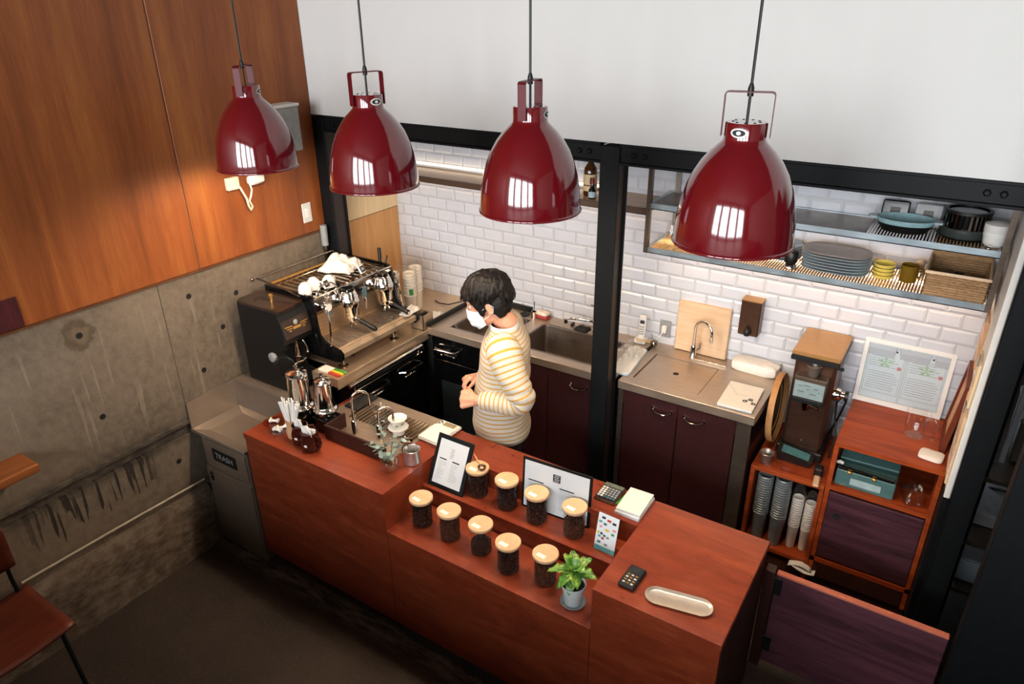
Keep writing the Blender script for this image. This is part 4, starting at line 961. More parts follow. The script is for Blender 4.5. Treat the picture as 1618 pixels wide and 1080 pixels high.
# folded towel bundle and book
def pad(name, label, cat, c, sx, sy, h, mat, rz, seed):
    m_ = MB(); n = 14; rings_ = []
    for j, (ins, z) in enumerate(((.9, 0), (1, .12), (1.02, .5), (1, .85), (.9, 1.0), (.5, 1.06))):
        r_ = []
        for i in range(28):
            a_ = 2*PI*i/28; k_ = (abs(math.cos(a_))**5+abs(math.sin(a_))**5)**(-1/5)
            q = noise.noise((math.cos(a_)*2+seed, math.sin(a_)*2, z*2))
            r_.append((sx*ins*k_*math.cos(a_)*(1+.04*q), sy*ins*k_*math.sin(a_)*(1+.05*q), h*z*(1+.10*q)))
        rings_.append(r_)
    m_.rings(rings_); return solo(name, m_, mat, label, cat, c, rz)
pad('folded_towel', 'folded cream towel by the tiles next to the grey grinder', 'towel', (2.53, 1.71, HB+.0005), .12, .055, .055, 'cloth', -.04, 2.2)
b = thing('white_notebook', 'white notebook with small black motif on the steel worktop', 'notebook', (2.553, 1.378, HB+.0005), .045)
part('pages', MB().box(-.083, .083, -.128, .128, .0015, .012), 'paper', b, False)
part('cover', MB().box(-.085, .085, -.13, .13, .012, .0145, .001), plain('cover_cream', '#efe7d8', .5, var=.02), b, False)
mo = MB()
for x, y in ((.03, -.045), (.072, -.055), (.052, -.02)): mo.lathe([(.006, 0), (.0115, 0), (.0115, .0008), (.006, .0008)], 14, (x, y, .0145))
mo.tube([(.03, -.045, .015), (.052, -.02, .015), (.072, -.055, .015)], .0016, 4); part('motif', mo, 'ink', b)
part('flap_line', MB().tube([(-.083, .10, .0147), (-.02, .0, .0147), (.03, .012, .0147)], .0006, 4), 'ink_grey', b)
solo('rubber_blade', MB().box(1.41, 1.425, 1.700, 1.735, HB+.0005, HB+.018, .003), 'black', 'small black scraper standing behind the deep sink', 'scraper')
# sponge and soap
b = thing('sponge', 'white and red scrubbing sponge on the sink rim', 'sponge', (1.20, 1.725, HB+.0005), -.1)
part('scourer', MB().box(-.045, .045, -.028, .028, 0, .016, .006), plain('sponge_red', '#a03a34', .9), b, False)
part('foam', MB().box(-.045, .045, -.028, .028, .016, .045, .012), plain('foam', '#eddcc8', .95), b, False)
b = thing('soap_cup', 'small steel cup with brush beside the sponge', 'cup', (1.155, 1.69, HB+.0005))
part('body', MB().lathe([(0, 0), (.017, 0), (.017, .045), (.015, .045), (.015, .004), (0, .004)], 16), 'chrome', b)
part('brush', MB().tube([(0, 0, .01), (.004, .002, .11)], .003, 6), 'chrome_dark', b)
solo('sink_plug', MB().lathe([(0, 0), (.032, 0), (.034, .006), (.02, .012), (.008, .013), (.007, .024), (0, .025)], 18), 'rubber', 'black rubber plug on the rim of the left basin', 'plug', (1.08, 1.70, HB+.0005))
# mixer tap of the big sink
b = thing('mixer_tap', 'chrome mixer tap with long arm at the deep sink', 'tap', (1.62, 1.715, HB+.0005))
part('base', MB().box(-.07, .07, -.022, .022, 0, .022, .008), 'chrome', b)
part('column', MB().lathe([(0, .02), (.017, .02), (.017, .10), (.019, .104), (.019, .135), (0, .138)], 18), 'chrome', b)
part('spout', MB().tube([(0, 0, .06), (-.05, -.03, .075), (-.12, -.06, .085), (-.19, -.085, .085), (-.20, -.09, .07)], [.011, .010, .009, .009, .008], 10), 'chrome', b)
part('tip', MB().lathe([(0, -.01), (.010, -.01), (.010, .014), (0, .014)], 12, (-.20, -.09, .062)), 'black', b)
part('lever', MB().tube([(0, 0, .135), (-.03, .01, .15), (-.09, .02, .155)], [.008, .007, .005], 10), 'chrome', b)
crumple('dark_scourer', (1.50, 1.695, HB+.001), .045, .03, .03, 'rubber', 'dark wire scourer by the mixer tap', 'scourer', 1.7, 0, 14)

# ------------------------------------------------------------------ grinder stand and cabinet at the right
ZST = .742
gs = thing('grinder_shelf', 'low red-brown wooden stand holding cup sleeves under the tall grinder', 'stand', (2.84, 1.5, 0))
P_ = lambda n, mb, mat='cab_wood', **k: part(n, mb, mat, gs, False, True, **k)
P_('top', MB().box(2.672, 3.018, YW, YT-.01, ZST-.022, ZST, .002)); P_('side', MB().box(2.672, 2.692, YW+.004, YT-.012, .06, ZST-.022))
P_('side', MB().box(2.998, 3.018, YW+.004, YT-.012, .06, ZST-.022)); P_('shelf', MB().box(2.692, 2.998, YW+.006, YT-.012, .255, .275)); P_('back', MB().box(2.692, 2.998, YT-.03, YT-.012, .06, ZST-.022), 'dark_wood')
P_('plinth', MB().box(2.672, 3.018, YW+.03, YW+.045, 0, .255), 'dark_wood')
cb = thing('wood_cabinet', 'red-brown wooden cabinet with open shelf and purple door', 'cabinet', (3.245, 1.5, 0))
P_ = lambda n, mb, mat='cab_wood', **k: part(n, mb, mat, cb, False, True, **k)
P_('top', MB().box(XW0, XW1, YW, YT-.01, HW-.024, HW, .002)); P_('side', MB().box(XW0, XW0+.02, YW+.004, YT-.012, .2, HW-.024)); P_('side', MB().box(XW1-.02, XW1, YW+.004, YT-.012, .2, HW-.024))
P_('shelf', MB().box(XW0+.02, XW1-.02, YW+.004, YT-.012, .738, .762)); P_('back', MB().box(XW0+.02, XW1-.02, YT-.03, YT-.012, .2, HW-.024), 'dark_wood')
P_('bottom', MB().box(XW0, XW1, YW+.004, YT-.012, .30, .325)); P_('plinth', MB().box(XW0, XW1, YW+.03, YW+.045, 0, .30), 'dark_wood')
dr_ = P_('door', MB().box(XW0+.022, XW1-.022, YW+.002, YW+.02, .34, .725, .003), 'purple_wood')
part('finger_hole', MB().lathe([(0, 0), (.013, 0), (.016, .001)], 18, M=T(3.095, YW+.0015, .60) @ RX(PI/2)), 'dark_void', dr_, True, True)
P_('door', MB().box(XW0+.022, XW1-.022, YW+.006, YW+.02, .205, .30, .003), 'dark_wood')

b = thing('cash_box', 'teal metal cash box on the open cabinet shelf', 'cash box', (3.175, 1.40, .762))
part('box', MB().box(-.125, .125, -.09, .09, .001, .085, .004), 'teal', b, False)
part('label', MB().box(-.06, .07, -.0915, -.09, .02, .055), 'teal_label', b, False)
part('rim', MB().box(-.118, .118, -.085, -.06, .085, .097, .002), 'chrome_dark', b, False)
for x in (-.07, .035): part('latch', MB().ell((x, -.092, .083), (.012, .006, .007), 12, 8), 'gold', b)
part('lid', MB().box(-.125, .125, -.004, .10, -.006, .006, .003, M=T(0, -.03, .118) @ RX(.22) @ RY(-.03)), 'teal', b, False)
part('handle', MB().tube([(-.122, -.05, .10), (-.126, -.085, .12), (-.118, -.09, .128), (-.106, -.085, .12)], .008, 8), 'white_plastic', b)
crumple('plastic_bag', (3.375, 1.39, .764), .045, .075, .09, 'film', 'crumpled clear plastic bag beside the cash box', 'plastic bag', 4.4, .2, 18)
for i, (x, y, mt, h_, l_) in enumerate(((2.742, 1.345, 'film', .40, 'tall sleeve of clear plastic cups at the left of the stand'), (2.830, 1.345, 'film', .41, 'tall sleeve of clear plastic cups in the middle of the stand'), (2.907, 1.37, 'cup_white', .31, 'shorter sleeve of white cups in the stand'), (2.968, 1.38, 'cup_white', .29, 'shortest sleeve of white cups at the right of the stand'))):
    r_ = .040 if i < 2 else .029
    z_ = .276 if i < 2 else ZST-.024-h_*1.01-.10
    sleeve('cup_sleeve', x, y, .2755 if i < 2 else .2755, r_, h_, 16 if i < 2 else 12, 'cup_white' if i > 1 else plain('cup_clear', '#8f9697', .2, .2), l_, 'cup sleeves in the stand', 'film')
solo('folded_papers', MB().quadgrid(lambda u, v: (2.93+.11*u, 1.262+.03*v, .235+.02*math.sin(u*3)+.01*v), 8, 3).quadgrid(lambda u, v: (2.95+.11*u, 1.257+.03*v, .245-.02*math.sin(u*2.5)+.01*v), 8, 3), 'cup_white', 'loose strips of paper sticking out below the stand', 'paper strips', thick=.001)

# tall bronze shop grinder
kg = thing('shop_grinder', 'tall bronze and black shop coffee grinder with square top', 'coffee grinder', (2.85, 1.55, ZST+.001))
K = lambda n, mb, mat='bronze', sm=False, **k: part(n, mb, mat, kg, sm, False, **k)
TOP = .585
K('body', MB().box(-.095, .095, -.05, .20, .05, TOP-.02, .008)); K('base', MB().box(-.11, .11, -.085, .21, 0, .05, .006), 'black')
K('front_column', MB().prism([(-.08, -.055), (.08, -.055), (.085, -.05), (-.085, -.05)], .05, TOP-.02), 'bronze')
K('top_plate', MB().box(-.108, .108, -.10, .215, TOP-.022, TOP, .004), 'bronze_top'); K('top_edge', MB().box(-.110, .110, -.102, .217, TOP-.048, TOP-.0225, .003), 'black')
K('hopper_box', MB().box(-.072, .072, -.125, -.05, .36, .47, .004), 'dark_stainless')
K('sign_plate', MB().box(-.068, .068, -.128, -.125, .362, .448, .001), plain('sign_blue', '#93a6a8', .45, .3))
sk = MB()
for i, (x, z, w_) in enumerate(((-.04, .425, .02), (-.01, .43, .03), (.03, .42, .02), (-.035, .395, .03), (.02, .39, .03), (-.005, .41, .012), (.045, .405, .01))): sk.box(x-w_/2, x+w_/2, -.1285, -.128, z-.0012, z+.0012)
K('lettering', sk, 'ink'); K('outlet_bar', MB().box(-.07, .07, -.13, -.06, .335, .358, .003), 'black')
K('outlet', MB().lathe([(0, .285), (.012, .285), (.018, .31), (.018, .336), (0, .336)], 16, (-.005, -.10, 0)).tube([(.01, -.11, .325), (.055, -.13, .325)], .008, 8), 'chrome_dark', True)
K('dial', MB().lathe([(0, 0), (.032, 0), (.034, .012), (.028, .03), (.018, .034), (.016, .05), (0, .05)], 20, M=T(.095, 0, .36) @ RY(PI/2)), 'chrome', True)
K('dial_grip', MB().lathe([(.02, .05), (.026, .052), (.026, .066), (0, .068)], 20, M=T(.095, 0, .36) @ RY(PI/2)), 'black', True)
K('catch_tray', MB().add([(-.085, -.15, 0), (.075, -.15, 0), (.075, -.086, 0), (-.085, -.086, 0), (-.09, -.155, .05), (.08, -.155, .03), (.08, -.086, .05), (-.09, -.086, .07)], [(0, 1, 2, 3), (0, 4, 5, 1), (1, 5, 6, 2), (2, 6, 7, 3), (3, 7, 4, 0), (4, 7, 6, 5)]), 'black')
K('tray_sheen', MB().add([(-.07, -.146, .0505), (.062, -.146, .0355), (.062, -.10, .0500), (-.07, -.10, .0665)], [(0, 1, 2, 3)]), plain('tray_teal', '#5c8f90', .2, .4))
K('screw', MB().lathe([(0, 0), (.005, 0), (.004, .003), (0, .003)], 10, M=T(.0, -.0555, .09) @ RX(PI/2)), 'chrome', True)
K('side_bolt', MB().cyl((0, 0, 0), .008, .02, 10, M=T(.095, .05, .47) @ RY(PI/2)), 'black', True)
def metal_cup(name, label, loc):
    t_ = thing(name, label, 'cup', loc)
    part('body', MB().lathe([(0, 0), (.022, 0), (.024, .003), (.034, .055), (.036, .057), (.034, .059), (.031, .056), (.021, .005), (0, .005)], 24), plain('cup_steel', '#9a8f86', .35, .7), t_); return t_
metal_cup('dosing_cup', 'small grey metal cup on the hopper of the tall grinder', (2.85, 1.46, ZST+.472))
metal_cup('dosing_cup', 'small grey metal cup on the wooden stand left of the tall grinder', (2.727, 1.345, ZST+.001))
solo('grinder_cable', MB().tube([(2.95, 1.66, .80), (2.985, 1.66, .95), (3.0, 1.65, 1.03), (2.985, 1.63, 1.06), (2.96, 1.63, 1.02), (2.965, 1.64, .93), (2.99, 1.60, .85), (2.985, 1.56, .79), (2.985, 1.52, .765)], .005, 8), 'black', 'black looped cable at the right side of the tall grinder', 'cable')
b = thing('grinder_brush', 'brush with light wooden handle and black bristles on the stand edge', 'brush', (2.975, 1.315, ZST+.001), .1)
part('handle', MB().box(-.014, .014, -.06, .03, .002, .014, .005), 'light_board', b, False); part('bristles', MB().box(-.02, .02, .03, .085, .001, .045, .006), 'black', b, False)
# round wooden tray leaning on the end of the worktop
b = thing('round_tray', 'round wooden tray standing on edge against the worktop end', 'tray', (2.690, 1.56, .945))
M_ = RZ(.02) @ RY(PI/2-.05)
part('base', MB().lathe([(0, -.006), (.175, -.006), (.175, 0), (0, 0)], 44, M=M_), wood('tray_dark', '#3f2416', '#5d3822', 'z', .45), b)
part('rim', MB().lathe([(.165, -.006), (.180, -.006), (.183, .010), (.180, .024), (.174, .024), (.168, .002)], 44, M=M_), wood('tray_rim', '#a8713f', '#c99660', 'z', .5), b)
part('inner_ring', MB().lathe([(.118, 0), (.124, .004), (.130, 0)], 44, M=M_), MATS['tray_rim'], b)

# on the cabinet
b = thing('certificate_frame', 'white framed double certificate standing on the cabinet', 'picture frame', (3.21, YT-.02, HW+.0005))
FW, FH = .39, .335
ML = RX(-.075)
def Fb(n, q, mat, par=b): return part(n, MB().box(q[0], q[1], q[2], q[3], q[4], q[5], M=ML), mat, par, False)
for q in ((-FW/2, FW/2, -.018, 0, 0, .026), (-FW/2, FW/2, -.018, 0, FH-.02, FH), (-FW/2, -FW/2+.02, -.018, 0, .026, FH-.02), (FW/2-.02, FW/2, -.018, 0, .026, FH-.02)): Fb('frame_bar', q, 'white_plastic')
for s_ in (-1, 1):
    cx = s_*.088
    c_ = Fb('certificate', (cx-.083, cx+.083, -.008, -.006, .03, FH-.024), plain('cert_paper', '#dfe5ea', .5, var=.02))
    for dx0, dx1, z0, z1 in ((-.078, .078, .300, .3012), (-.078, .078, .06, .0612), (-.078, -.0768, .06, .30), (.0768, .078, .06, .30)): Fb('border_line', (cx+dx0, cx+dx1, -.0088, -.008, z0, z1), 'ink_grey', c_)
    for i in range(5): part('title_sign', MB().box(cx-.045+i*.02, cx-.037+i*.02, -.0088, -.008, .282, .290, M=ML), 'ink', c_, False)
    g_ = MB()
    for k_ in range(5):
        a_ = PI/2+2*PI*k_/5; g_.add([(cx+.001, -.0087, .222), (cx+.022*math.cos(a_-.35), -.0087, .222+.02*math.sin(a_-.35)), (cx+.038*math.cos(a_), -.0087, .222+.032*math.sin(a_)), (cx+.022*math.cos(a_+.35), -.0087, .222+.02*math.sin(a_+.35))], [(0, 1, 2, 3)], M=ML)
    part('emblem', g_, 'green_ink', c_, False)
    part('seal', MB().box(cx+.055, cx+.073, -.0088, -.008, .195, .212, M=ML), 'rose_ink', c_, False)
    tx = MB(); rr = random.Random(5)
    for i in range(14):
        z = .262-.0125*i if i < 6 else .168-.0125*(i-6); w_ = .04+.09*rr.random() if i < 6 else .12+.02*rr.random()
        tx.box(cx-.07, cx-.07+min(w_, .14), -.0086, -.008, z, z+.0018, M=ML)
    part('small_print', tx, 'ink_grey', c_, False)
part('backing', MB().box(-FW/2+.004, FW/2-.004, -.006, -.001, .004, FH-.004, M=ML), 'paper', b, False)
part('pane', MB().box(-FW/2+.02, FW/2-.02, -.0120, -.0105, .026, FH-.02, M=ML), 'clear', b, False)
b = thing('measuring_jug', 'clear plastic measuring jug on the cabinet', 'jug', (3.315, 1.535, HW+.0005), -.35)
part('body', MB().lathe([(0, 0), (.040, 0), (.043, .004), (.052, .12), (.053, .123)], 28), 'clear2', b)
part('handle', MB().tube([(.050, 0, .115), (.075, 0, .112), (.085, 0, .085), (.082, 0, .05), (.078, 0, .012)], .007, 10), 'clear2', b)
pad('folded_napkin', 'small folded white cloth at the front corner of the cabinet', 'cloth', (3.40, 1.375, HW+.0005), .048, .040, .018, 'cloth', -.12, 7.7)
b = thing('leaning_frame', 'dark wooden picture frame leaning against the right partition', 'picture frame', (3.445, 1.585, HW+.0005))
ML2 = RY(.09) @ RZ(PI/2)
for q in ((-.15, .15, -.0, .022, 0, .022), (-.15, .15, 0, .022, .318, .34), (-.15, -.128, 0, .022, .022, .318), (.128, .15, 0, .022, .022, .318)): part('frame_bar', MB().box(*q, M=ML2), 'frame_wood', b, False)
part('picture', MB().box(-.128, .128, .008, .012, .022, .318, M=ML2), 'beige', b, False)
# papers clipped on the partition
for i, (y0, y1, z0, z1, c_, l_) in enumerate(((1.16, 1.40, 1.02, 1.34, 'light_board', 'tan clipped papers low on the right partition'), (1.20, 1.36, 1.36, 1.55, 'cream_ply', 'cream sheet pinned on the right partition above the tan papers'), (1.50, 1.70, 1.40, 1.62, 'beige', 'tan envelope pinned on the partition near the rack'))):
    b = thing('pinned_paper', l_, 'paper', (3.47, (y0+y1)/2, z0))
    part('sheet', MB().box(3.462, 3.4715, y0, y1, z0, z1, .001), c_, b, False, True)
    for k_ in range(4): part('written_line', MB().box(3.4612, 3.462, y0+.02, y1-.03, z0+.04+k_*.045, z0+.048+k_*.045), 'grey_plastic' if k_ % 2 else 'paper', b, False, True)
    part('clip', MB().box(3.456, 3.462, (y0+y1)/2-.025, (y0+y1)/2+.025, z1-.03, z1+.006, .002), 'grey_plastic', b, False, True)

# ------------------------------------------------------------------ store shelves seen past the right post
b = thing('store_rack', 'dark metal storage rack in the gap right of the post', 'rack', (4.0, 1.9, 0))
for z in (.30, .58, .93): part('shelf', MB().box(3.60, 4.5, 1.45, 2.2, z-.02, z), 'dark_stainless', b, False, True)
for x in (3.60, 4.47):
    for y in (1.46, 2.17): part('upright', MB().box(x, x+.03, y, y+.03, 0, 1.8), 'black_steel', b, False, True)
b = thing('white_scale_box', 'pale grey box with lid on the storage rack', 'box', (3.75, 1.72, .582))
part('body', MB().box(-.12, .12, -.12, .17, 0, .05, .006), 'grey_plastic', b, False); part('lid', MB().box(-.125, .125, -.125, .175, .05, .075, .008), plain('lid_grey', '#9a989a', .45), b, False)
part('handle', MB().tube([(-.06, .12, .075), (-.03, .10, .088), (.04, .10, .088), (.07, .12, .075)], .008, 8), 'black', b)
b = thing('lower_storage_box', 'bluish grey plastic box on the lowest shelf of the storage rack', 'box', (3.76, 1.66, .302))
part('body', MB().box(-.13, .13, -.14, .17, 0, .12, .008), 'plate_grey', b, False); part('lid', MB().box(-.135, .135, -.145, .175, .12, .135, .006), 'grey_plastic', b, False)
b = thing('dark_crate', 'dark crate at the top of the storage rack', 'crate', (3.86, 1.80, .932))
part('body', MB().box(-.16, .16, -.16, .2, 0, .22, .01), plain('crate_olive', '#3b352a', .6), b, False); part('rim', MB().box(-.165, .165, -.165, .205, .20, .23, .008), plain('crate_rim', '#55503f', .6), b, False)
part('label', MB().box(.04, .10, -.1665, -.165, .09, .14), 'ink_grey', b, False)
solo('mop_handle', MB().tube([(3.66, 1.50, 1.0), (3.68, 1.62, 2.0)], .012, 8), 'grey_plastic', 'grey pole standing in the gap right of the black post', 'pole')

# ------------------------------------------------------------------ coffee jars
def beans_mesh(r, h, seed, n):
    rr = random.Random(seed); m_ = MB(); m_.lathe([(0, 0), (r*.93, 0), (r*.93, h*.96), (0, h*.97)], 24)
    ico = [(0, 0, -1), (.8, 0, -.35), (.25, .76, -.35), (-.65, .47, -.35), (-.65, -.47, -.35), (.25, -.76, -.35), (.65, .47, .35), (-.25, .76, .35), (-.8, 0, .35), (-.25, -.76, .35), (.65, -.47, .35), (0, 0, 1)]
    icf = [(0, 2, 1), (0, 3, 2), (0, 4, 3), (0, 5, 4), (0, 1, 5), (1, 2, 6), (2, 3, 7), (3, 4, 8), (4, 5, 9), (5, 1, 10), (6, 2, 7), (7, 3, 8), (8, 4, 9), (9, 5, 10), (10, 1, 6), (11, 6, 7), (11, 7, 8), (11, 8, 9), (11, 9, 10), (11, 10, 6)]
    area_side = 2*PI*r*h; area_top = PI*r*r; ns = int(n*area_side/(area_side+area_top))
    for i in range(n):
        if i < ns: a_ = rr.random()*2*PI; p = Vector((r*.955*math.cos(a_), r*.955*math.sin(a_), .004+rr.random()*(h-.006)))
        else: a_ = rr.random()*2*PI; q = r*.92*math.sqrt(rr.random()); p = Vector((q*math.cos(a_), q*math.sin(a_), h*.97+rr.random()*.006))
        e = Euler((rr.random()*6.3, rr.random()*6.3, rr.random()*6.3)).to_matrix()
        m_.add([p+e @ Vector((x*.0056, y*.0040, z*.0033)) for x, y, z in ico], icf)
    return m_.mesh('coffee_beans', True, 60)
JR, JH = .0475, .134
jar_me = MB().lathe([(0, 0), (JR-.004, 0), (JR, .006), (JR, JH)], 32).mesh('glass_jar', True, 50); jar_me.materials.append(MATS['clear'])
lid_me = MB().lathe([(0, 0), (JR+.005, 0), (JR+.007, .003), (JR+.007, .013), (JR+.004, .016), (0, .0165)], 36).mesh('lid', True, 40); lid_me.materials.append(MATS['lid_wood'])
ring_me = MB().lathe([(JR+.0008, -.006), (JR+.003, -.005), (JR+.003, -.0002), (JR-.003, -.0002)], 32).mesh('seal_ring', True); ring_me.materials.append(MATS['chrome_dark'])
lbl_me = MB().box(-.021, .021, -.0105, .0105, 0, .0007).mesh('paper_label'); lbl_me.materials.append(MATS['ceramic'])
bm_cache = {}
jars = [(1.505, .135, ZL, .120, 0, 'full jar of dark beans at the left end of the lower step'), (1.668, .130, ZL, .128, 1, 'jar of lighter speckled beans, second on the lower step'), (1.838, .132, ZL, .048, 0, 'nearly empty jar of beans in the middle of the lower step'),
        (2.000, .100, ZL, .127, 0, 'full jar of black beans, fourth on the lower step'), (2.166, .125, ZL, .115, 1, 'jar of brown beans beside the potted plant'),
        (1.668, .352, ZU, .127, 0, 'full jar with wooden scoop on its lid, on the upper step'), (1.832, .348, ZU, .098, 0, 'jar of beans between the scoop jar and the wide menu'), (1.995, .338, ZU, .125, 0, 'full jar of beans in front of the wide menu, left one'), (2.178, .345, ZU, .070, 1, 'half empty jar of beans in front of the wide menu, right one')]
for i, (x, y, z, hh, tone, l_) in enumerate(jars):
    t_ = thing('coffee_jar', l_, 'jar', (x, y, z+.0005), 0, 'glass coffee jars with wooden lids')
    mk('glass', jar_me, None, t_)
    key = (hh, tone)
    if key not in bm_cache:
        me = beans_mesh(JR-.004, hh, i+3, int(180+2600*hh)); me.materials.append(MATS['bean_light' if tone else 'bean']); bm_cache[key] = me
    bo = mk('coffee_beans', bm_cache[key], None, t_, (0, 0, .0055)); bo['kind'] = 'stuff'
    lo = mk('lid', lid_me, None, t_, (0, 0, JH)); lo.rotation_euler.z = i*.7
    mk('seal_ring', ring_me, None, t_, (0, 0, JH))
    lb = mk('paper_label', lbl_me, None, lo, (0, 0, .0166)); a_ = -.10-i*.7; lb.rotation_euler.z = a_
    v_ = Matrix.Rotation(-i*.7, 3, 'Z') @ Vector((-.006, -.026, .0166)); lb.location = v_

b = thing('coffee_scoop', 'small wooden scoop with brown bowl lying on a jar lid', 'scoop', (1.676, .355, ZU+JH+.0175), 0)
part('handle', MB().tube([(.012, -.004, .008), (-.02, .02, .010), (-.065, .050, .016)], [.004, .0035, .0045], 8), 'beige', b)
part('bowl', MB().lathe([(0, 0), (.012, .001), (.018, .009), (.0195, .015), (.0175, .015), (.011, .004), (0, .003)], 20, (.022, -.010, 0)), 'bronze', b)
part('coffee', MB().ell((.022, -.010, .010), (.012, .012, .005), 12, 8), plain('scoop_shine', '#caa58a', .2, .6), b)  # pale metallic blob paints the shine inside the bowl

# ------------------------------------------------------------------ menus and sign
def menu(name, label, loc, rz, w_, h_, lean, bd, inner):
    t_ = thing(name, label, 'menu', loc, rz)
    Mx = RX(-lean)
    part('panel', MB().box(-w_/2, w_/2, 0, .008, 0, h_, .0015, M=Mx), 'black_steel', t_, False)
    sh_ = part('sheet', MB().box(-w_/2+bd, w_/2-bd, -.0012, 0, bd, h_-bd, M=Mx), 'paper', t_, False)
    for nm, q, mt in inner: part(nm, MB().box(q[0], q[1], -.0018, -.0012, q[2], q[3], M=Mx), mt, sh_, False)
    return t_, Mx
inn = []
for i in range(6): inn.append(('heading_mark', (-.012+.002*(i % 2), .010-.002*(i % 3), .196-.008*i, .1985-.008*i), 'ink_grey'))
inn += [('heading_bar', (-.066, -.026, .139, .1445), 'ink'), ('heading_bar', (.008, .048, .139, .1445), 'ink')]
rr = random.Random(2)
for cx in (-.070, .004):
    for i in range(9): inn.append(('menu_line', (cx+.002, cx+.02+.03*rr.random(), .125-.0095*i, .1265-.0095*i), 'ink_grey'))
t_, Mx = menu('menu_frame', 'black framed upright menu at the left end of the jar display', (1.52, .283, ZU+.0005), .0, .205, .255, .46, .021, inn)
part('easel', MB().box(-.03, .03, .004, .008, .0, .13, M=T(0, .110, 0) @ RX(.18)), 'black_steel', t_, False)
inn = [('heading_bar', (-.135, -.06, .150, .1555), 'ink'), ('heading_bar', (.018, .088, .150, .1555), 'ink')]
for cx in (-.135, .018):
    for i in range(9): inn.append(('menu_line', (cx, cx+.04+.06*rr.random(), .138-.0115*i, .1396-.0115*i), 'ink_grey'))
inn.append(('emblem', (-.016, .020, .178, .216), 'ink'))
for i in range(4): inn.append(('emblem_bar', (-.011+.003*(i % 2), .012+.003*(i % 2), .184+.0085*i, .1862+.0085*i), 'paper'))
t_, Mx = menu('menu_frame', 'wide black framed menu leaning behind two jars', (2.052, .394, ZU+.0005), .06, .335, .258, .085, .012, inn)
for q in (t_.children[1].children):
    if q.name.startswith('emblem_bar'): q.location = Vector((0, -.0006, 0))
b = thing('payment_sign', 'small white card sign with coloured payment marks in front of the till', 'sign', (2.338, .308, ZU+.0005), -.04)
Ms = RX(-.22)
part('stand', MB().box(-.048, .048, 0, .003, 0, .172, .0008, M=Ms), 'clear2', b, False)
cd_ = part('card', MB().box(-.047, .047, -.0012, 0, .002, .170, M=Ms), plain('card_white', '#dfe9ee', .5, var=.02), b, False)
part('foot_band', MB().box(-.047, .047, -.0018, -.0012, .002, .024, M=Ms), 'teal_ink', cd_, False)
part('stand_foot', MB().box(-.048, .048, 0, .05, 0, .003, .0008), 'clear2', b, False)
for x, z, w_, c_ in ((-.022, .152, .016, 'ink'), (.004, .146, .018, 'red'), (.028, .141, .017, 'ink'), (-.034, .132, .014, 'teal_ink'), (-.012, .126, .015, 'teal'), (-.03, .11, .012, 'rose_ink'), (.0, .102, .018, 'yellow'), (.032, .112, .015, 'rose_ink'), (.028, .092, .014, 'green'), (-.036, .082, .010, 'yellow'), (-.022, .080, .010, 'ink'), (-.008, .074, .012, 'teal'), (.008, .070, .012, 'ink_grey'), (-.03, .066, .012, 'teal_ink'), (-.014, .060, .012, 'red'), (-.028, .040, .015, 'teal'), (.004, .036, .015, 'ink_grey')):
    part('payment_mark', MB().box(x-w_/2, x+w_/2, -.0018, -.0012, z-.005, z+.005, M=Ms), c_, cd_, False)

# ------------------------------------------------------------------ till end of the counter
b = thing('desk_calculator', 'dark calculator with pale and blue keys behind the wide menu', 'calculator', (2.252, .535, H+.0005), -.01)
part('body', MB().box(-.050, .050, -.062, .062, 0, .016, .005, M=RX(.06)), 'bronze', b, False)
part('fascia', MB().box(-.046, .046, -.048, .030, .0155, .0175, M=RX(.06)), 'black', b, False)
for r_ in range(5):
    for c_ in range(6): part('key', MB().box(-.042+c_*.0145, -.031+c_*.0145, -.043+r_*.0145, -.033+r_*.0145, .0175, .0205, .001, M=RX(.06)), 'blue_steel' if r_ == 0 and c_ > 1 else ('white_plastic' if c_ < 2 else 'grey_plastic'), b, False)
part('display', MB().box(-.044, .044, .034, .056, .016, .0185, M=RX(.06)), plain('calc_lcd', '#5f665c', .2), b, False)
b = thing('pen', 'green pen lying beside the note pads', 'pen', (2.312, .55, H+.0055), 1.45)
part('barrel', MB().tube([(-.06, 0, 0), (.045, 0, 0)], .0045, 8), 'green', b); part('tip', MB().tube([(.045, 0, 0), (.06, 0, 0)], [.0045, .001], 8), 'gold', b)
b = thing('note_pad', 'lower white note pad on the counter edge', 'note pad', (2.376, .520, H+.0005), .0)
part('pages', MB().box(-.055, .055, -.085, .085, 0, .012), 'paper', b, False); part('binding', MB().box(-.056, .056, .085, .087, 0, .012), 'grey_plastic', b, False)
b = thing('note_pad', 'upper white note pad lying askew on another', 'note pad', (2.374, .527, H+.013), .035)
part('pages', MB().box(-.054, .054, -.082, .082, 0, .010), 'paper', b, False); part('cover', MB().box(-.054, .054, -.082, .082, .010, .0112), 'cup_white', b, False)
b = thing('card_reader', 'small black card reader with keypad on the counter', 'card reader', (2.545, .121, H+.0005), -.03)
part('body', MB().box(-.033, .033, -.060, .060, 0, .018, .006), 'black', b, False); part('screen', MB().box(-.022, .022, .022, .042, .018, .0188), plain('reader_lcd', '#33383c', .15), b, False)
for r_ in range(4):
    for c_ in range(3): part('key', MB().box(-.021+c_*.016, -.011+c_*.016, -.046+r_*.015, -.039+r_*.015, .018, .0193, .001), 'gold' if (r_+c_) % 2 else 'white_plastic', b, False)
def stadium(L, r_, n=12): return [(L+r_*math.cos(-PI/2+PI*i/n), r_*math.sin(-PI/2+PI*i/n)) for i in range(n+1)]+[(-L+r_*math.cos(PI/2+PI*i/n), r_*math.sin(PI/2+PI*i/n)) for i in range(n+1)]
b = thing('coin_tray', 'oval silver coin tray on the counter', 'tray', (2.733, .104, H+.0005), .20)
